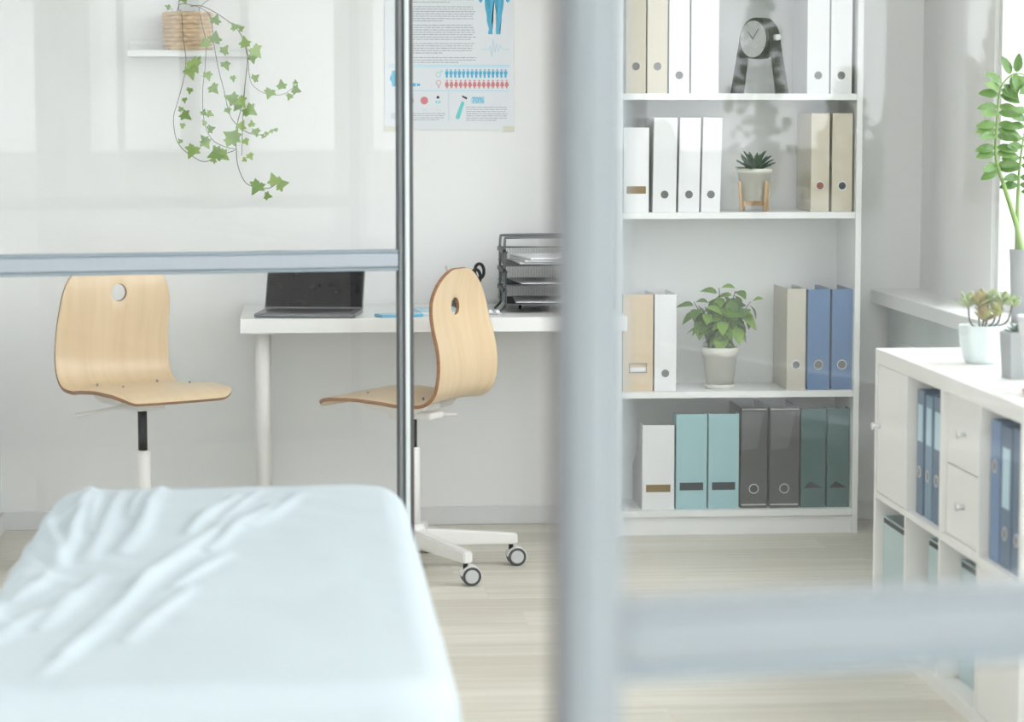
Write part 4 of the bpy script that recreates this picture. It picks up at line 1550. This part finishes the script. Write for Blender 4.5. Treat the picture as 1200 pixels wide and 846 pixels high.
# fabric boxes in three lower cubes
for k, lb in ((0, 'pale aqua storage box in the lower cube under the cabinet door'), (1, 'pale aqua storage box in the lower cube under the blue binders'),
              (2, 'pale aqua storage box in the lower cube under the drawers')):
    a, b = cell(k)
    a, b = a + .012, b - .004 - .03 * (k == 1)
    t = thing('storage_box', lb, 'box', (CX + .02 + .03 * (k > 0), cyc + (a + b) / 2, ZM * 0 + TH), group='aqua storage boxes in the cabinet')
    w = (b - a) / 2
    hb = .285
    bm = new_bm()
    box(bm, 0, .006, -w, w, .0005, hb, .001)
    box(bm, .30, .306, -w, w, .0005, hb, .001)
    for s in (-1, 1):
        box(bm, .006, .30, s * (w - .003) - .003, s * (w - .003) + .003, .0005, hb, .001)
    box(bm, .006, .30, -w + .006, w - .006, .0005, .006)
    obj('box_body', bm, 'insert_aqua', t)
    obj('dark_rim', box(new_bm(), -.0015, .0, -w * .92, w * .92, hb - .016, hb - .004), 'slot_dark', t)
# blue binders standing in the cubes, spines facing the room


def side_binder(label, y0, y1, z, h, m, hole_z, inset=.02, label_h=None):
    w = y1 - y0 - .002
    t = thing('ring_binder', label, 'binder', (CX + inset, (y0 + y1) / 2, z), -PI / 2)
    th, depth = .0028, .235
    for s in (-1, 1):
        a_, b_ = (-w / 2, -w / 2 + th) if s < 0 else (w / 2 - th, w / 2)
        obj('cover_board', box(new_bm(), a_, b_, .0022, depth, 0, h, .0008), m, t)
    obj('spine', box(new_bm(), -w / 2, w / 2, -.001, .002, 0, h, .001), m, t)
    obj('paper_block', box(new_bm(), -w / 2 + .006, w / 2 - .010, .012, depth - .012, .006, h - .028), 'paper', t)
    if label_h:
        obj('spine_label', box(new_bm(), -w * .34, w * .34, -.0018, -.001, label_h[0], label_h[1]), 'notebook_blue', t)
    ring_hole(t, 0, hole_z, -.001, .012, 'hole_grey', 'ring_metal')


z = ZM + .0083
yb = cyc + ED[1]
ye = cyc + ED[2]
side_binder('steel blue binder in the cabinet cube, next to the cabinet door', yb - .100, yb - .035, z, .305, 'binder_navy', .105, label_h=(.18, .27))
side_binder('steel blue binder in the cabinet cube, between two others', yb - .185, yb - .118, z, .300, 'binder_steel', .105, label_h=(.18, .27))
side_binder('steel blue binder in the cabinet cube, next to the drawers', yb - .270, yb - .198, z, .305, 'binder_navy', .105, label_h=(.18, .27))
yb = cyc + ED[3]
side_binder('blue binder touching the drawer cube in the cabinet end', yb - .105, yb - .028, z, .310, 'binder_blue', .21)
side_binder('blue binder with pale spine label in the cabinet end cube', yb - .195, yb - .112, z, .305, 'binder_navy', .075, label_h=(.13, .26))
side_binder('plain dark blue binder in the cabinet end cube', yb - .285, yb - .202, z, .310, 'binder_navy', .075)

# ------------------------------------------------------------------ plants on the cabinet and sill
su = thing('potted_succulent', 'reddish green succulent in a pale mint fluted pot', 'plant', (1.648, 5.99, CHT))
def flute(t, r, z):
    return r * (1 + .030 * math.cos(8 * t) * (1 if z > .004 else 0))
obj('pot', lathe(new_bm(), [(0, 0), (.036, 0), (.044, .014), (.053, .055), (.056, .094), (.052, .094), (.050, .080), (0, .080)], 64, fn=flute), 'pot_mint', su)
obj('soil', lathe(new_bm(), [(0, .086), (.048, .084), (.048, .0805), (0, .0805)], 24), 'soil', su)
FAT = leaf_mesh('leaf', [(0, 0), (.16, .10), (.30, .45), (.27, .72), (.12, .93), (0, 1)], .35, -.25, 'rosette_leaf', .07)
FATG = FAT.copy()
FATG.materials[0] = M['rosette_green']
rnd = random.Random(21)
heads = [((-.035, .0, .150), .030, FATG), ((-.012, -.015, .150), .033, FAT), ((.016, .005, .158), .033, FATG), ((.048, -.01, .155), .030, FATG), ((.0, -.02, .118), .034, FAT), ((.075, -.005, .150), .026, FATG), ((.03, -.02, .128), .030, FAT)]
for hp, L, me in heads:
    obj('stem', tube(new_bm(), spline([(hp[0] * .2, hp[1] * .2, .084), (hp[0] * .8, hp[1] * .7, .10), hp], 10), .0024, 6), 'stem_brown', su)
    for k in range(9):
        a = k * 2.4 + rnd.random()
        el = rnd.uniform(.0, .5) + .7 * (k / 9)
        d = Vector((math.cos(a) * math.cos(el), math.sin(a) * math.cos(el), math.sin(el)))
        o = obj('leaf', me, None, su)
        orient(o, Vector(hp) - Vector((0, 0, .012 * (1 - k / 9))), d, (0, 0, 1), L * rnd.uniform(.8, 1.1))

cp = thing('potted_cactus', 'tiny green succulent in a square grey concrete pot', 'plant', (1.633, 5.63, CHT), math.radians(8))
bm = new_bm()
s0, s1, hp = .026, .031, .108
o_ = [bm.verts.new((x * s, y * s, z_)) for s, z_ in ((s0, 0), (s1, hp)) for x, y in ((-1, -1), (1, -1), (1, 1), (-1, 1))]
i_ = [bm.verts.new((x * (s1 - .005), y * (s1 - .005), z_)) for z_ in (hp, hp - .012) for x, y in ((-1, -1), (1, -1), (1, 1), (-1, 1))]
bm.faces.new(o_[3::-1])
for k in range(4):
    k2 = (k + 1) % 4
    bm.faces.new((o_[k], o_[k2], o_[4 + k2], o_[4 + k]))
    bm.faces.new((o_[4 + k], o_[4 + k2], i_[k2], i_[k]))
    bm.faces.new((i_[k], i_[k2], i_[4 + k2], i_[4 + k]))
bm.faces.new(i_[4:])
obj('pot', bm, 'pot_concrete', cp)
for k in range(9):
    a = k * 2.4
    el = .35 + .8 * k / 9
    d = Vector((math.cos(a) * math.cos(el), math.sin(a) * math.cos(el), math.sin(el)))
    o = obj('leaf', SPIKE, None, cp)
    orient(o, d * .004 + Vector((0, 0, hp - .008)), d, (0, 0, 1), (.05, .034, .034))

wp = thing('potted_plant', 'tall white flared plant pot standing on a red saucer', 'plant', (1.603, 5.27, CHT))
obj('saucer', lathe(new_bm(), [(0, 0), (.054, 0), (.062, .012), (.058, .012), (.052, .003), (0, .003)], 40), 'saucer_red', wp)
obj('pot', lathe(new_bm(), [(r, z + .0035) for r, z in pot_profile(.048, .074, .168, .005)], 40), 'pot_white', wp)
obj('soil', lathe(new_bm(), [(0, .146), (.064, .146), (.064, .142), (0, .142)], 24), 'soil', wp)
rnd = random.Random(9)
for k in range(12):
    a = k * 2.4
    el = .5 + .6 * rnd.random()
    d = Vector((math.cos(a) * math.cos(el), math.sin(a) * math.cos(el), math.sin(el)))
    o = obj('leaf', SPIKE, None, wp)
    orient(o, (d.x * .01 + .02, d.y * .01, .146), d, (0, 0, 1), (.09, .07, .07))

zz = thing('zamioculcas_plant', 'tall glossy plant with paired green leaflets on the windowsill', 'plant', (2.002, 6.90, .782))
obj('pot', lathe(new_bm(), pot_profile(.048, .056, .205, .005), 40), 'pot_zz', zz, (.030, 0, 0))
obj('soil', lathe(new_bm(), [(0, .178), (.048, .178), (.048, .170), (0, .170)], 24), 'soil', zz, (.030, 0, 0))
ZL = leaf_mesh('leaf', [(0, 0), (.10, .08), (.20, .28), (.21, .50), (.15, .78), (.06, .94), (0, 1)], .22, .14, 'zz_leaf')


def zz_stem(pts, L, n0, flip=1, r0=.009, r1=.0022, start=.42):
    P3 = spline(pts, 40)
    obj('stem', tube(new_bm(), P3, [r1 + (r0 - r1) * (1 - i / 39) ** 1.6 for i in range(40)], 10), 'stem_green', zz)
    for k in range(n0):
        f = start + (1 - start) * k / (n0 - 1)
        i = min(38, int(f * 39))
        p = P3[i]
        t = (P3[i + 1] - P3[i]).normalized()
        side = t.cross(Vector((0, -1, .15))).normalized()
        for s in (-1, 1):
            d = (side * s - t * .12 + Vector((0, -.30, 0))).normalized()
            if k % 3 == 1:
                d = (d + Vector((0, -.4, 0))).normalized()
            o = obj('leaf', ZL, None, zz)
            orient(o, p + d * .003, d, t.cross(d) * (1 if t.cross(d).y < 0 else -1) * .8 + Vector((0, -.5, .7)), (L * 1.05, L * (1.0 - .35 * abs(f - .6)), L))


zz_stem([(.008, -.01, .18), (-.012, -.01, .27), (-.050, -.012, .38), (-.075, -.014, .46), (-.074, -.014, .56), (-.066, -.014, .65), (-.032, -.014, .69), (.005, -.014, .685), (.03, -.014, .64)], .062, 17)
zz_stem([(.0, .015, .18), (-.004, .012, .30), (-.003, .006, .42), (.006, .0, .52), (.02, .0, .60)], .058, 9, start=.5)
zz_stem([(.02, .0, .18), (.05, .01, .32), (.09, .02, .48), (.12, .03, .62)], .06, 12)
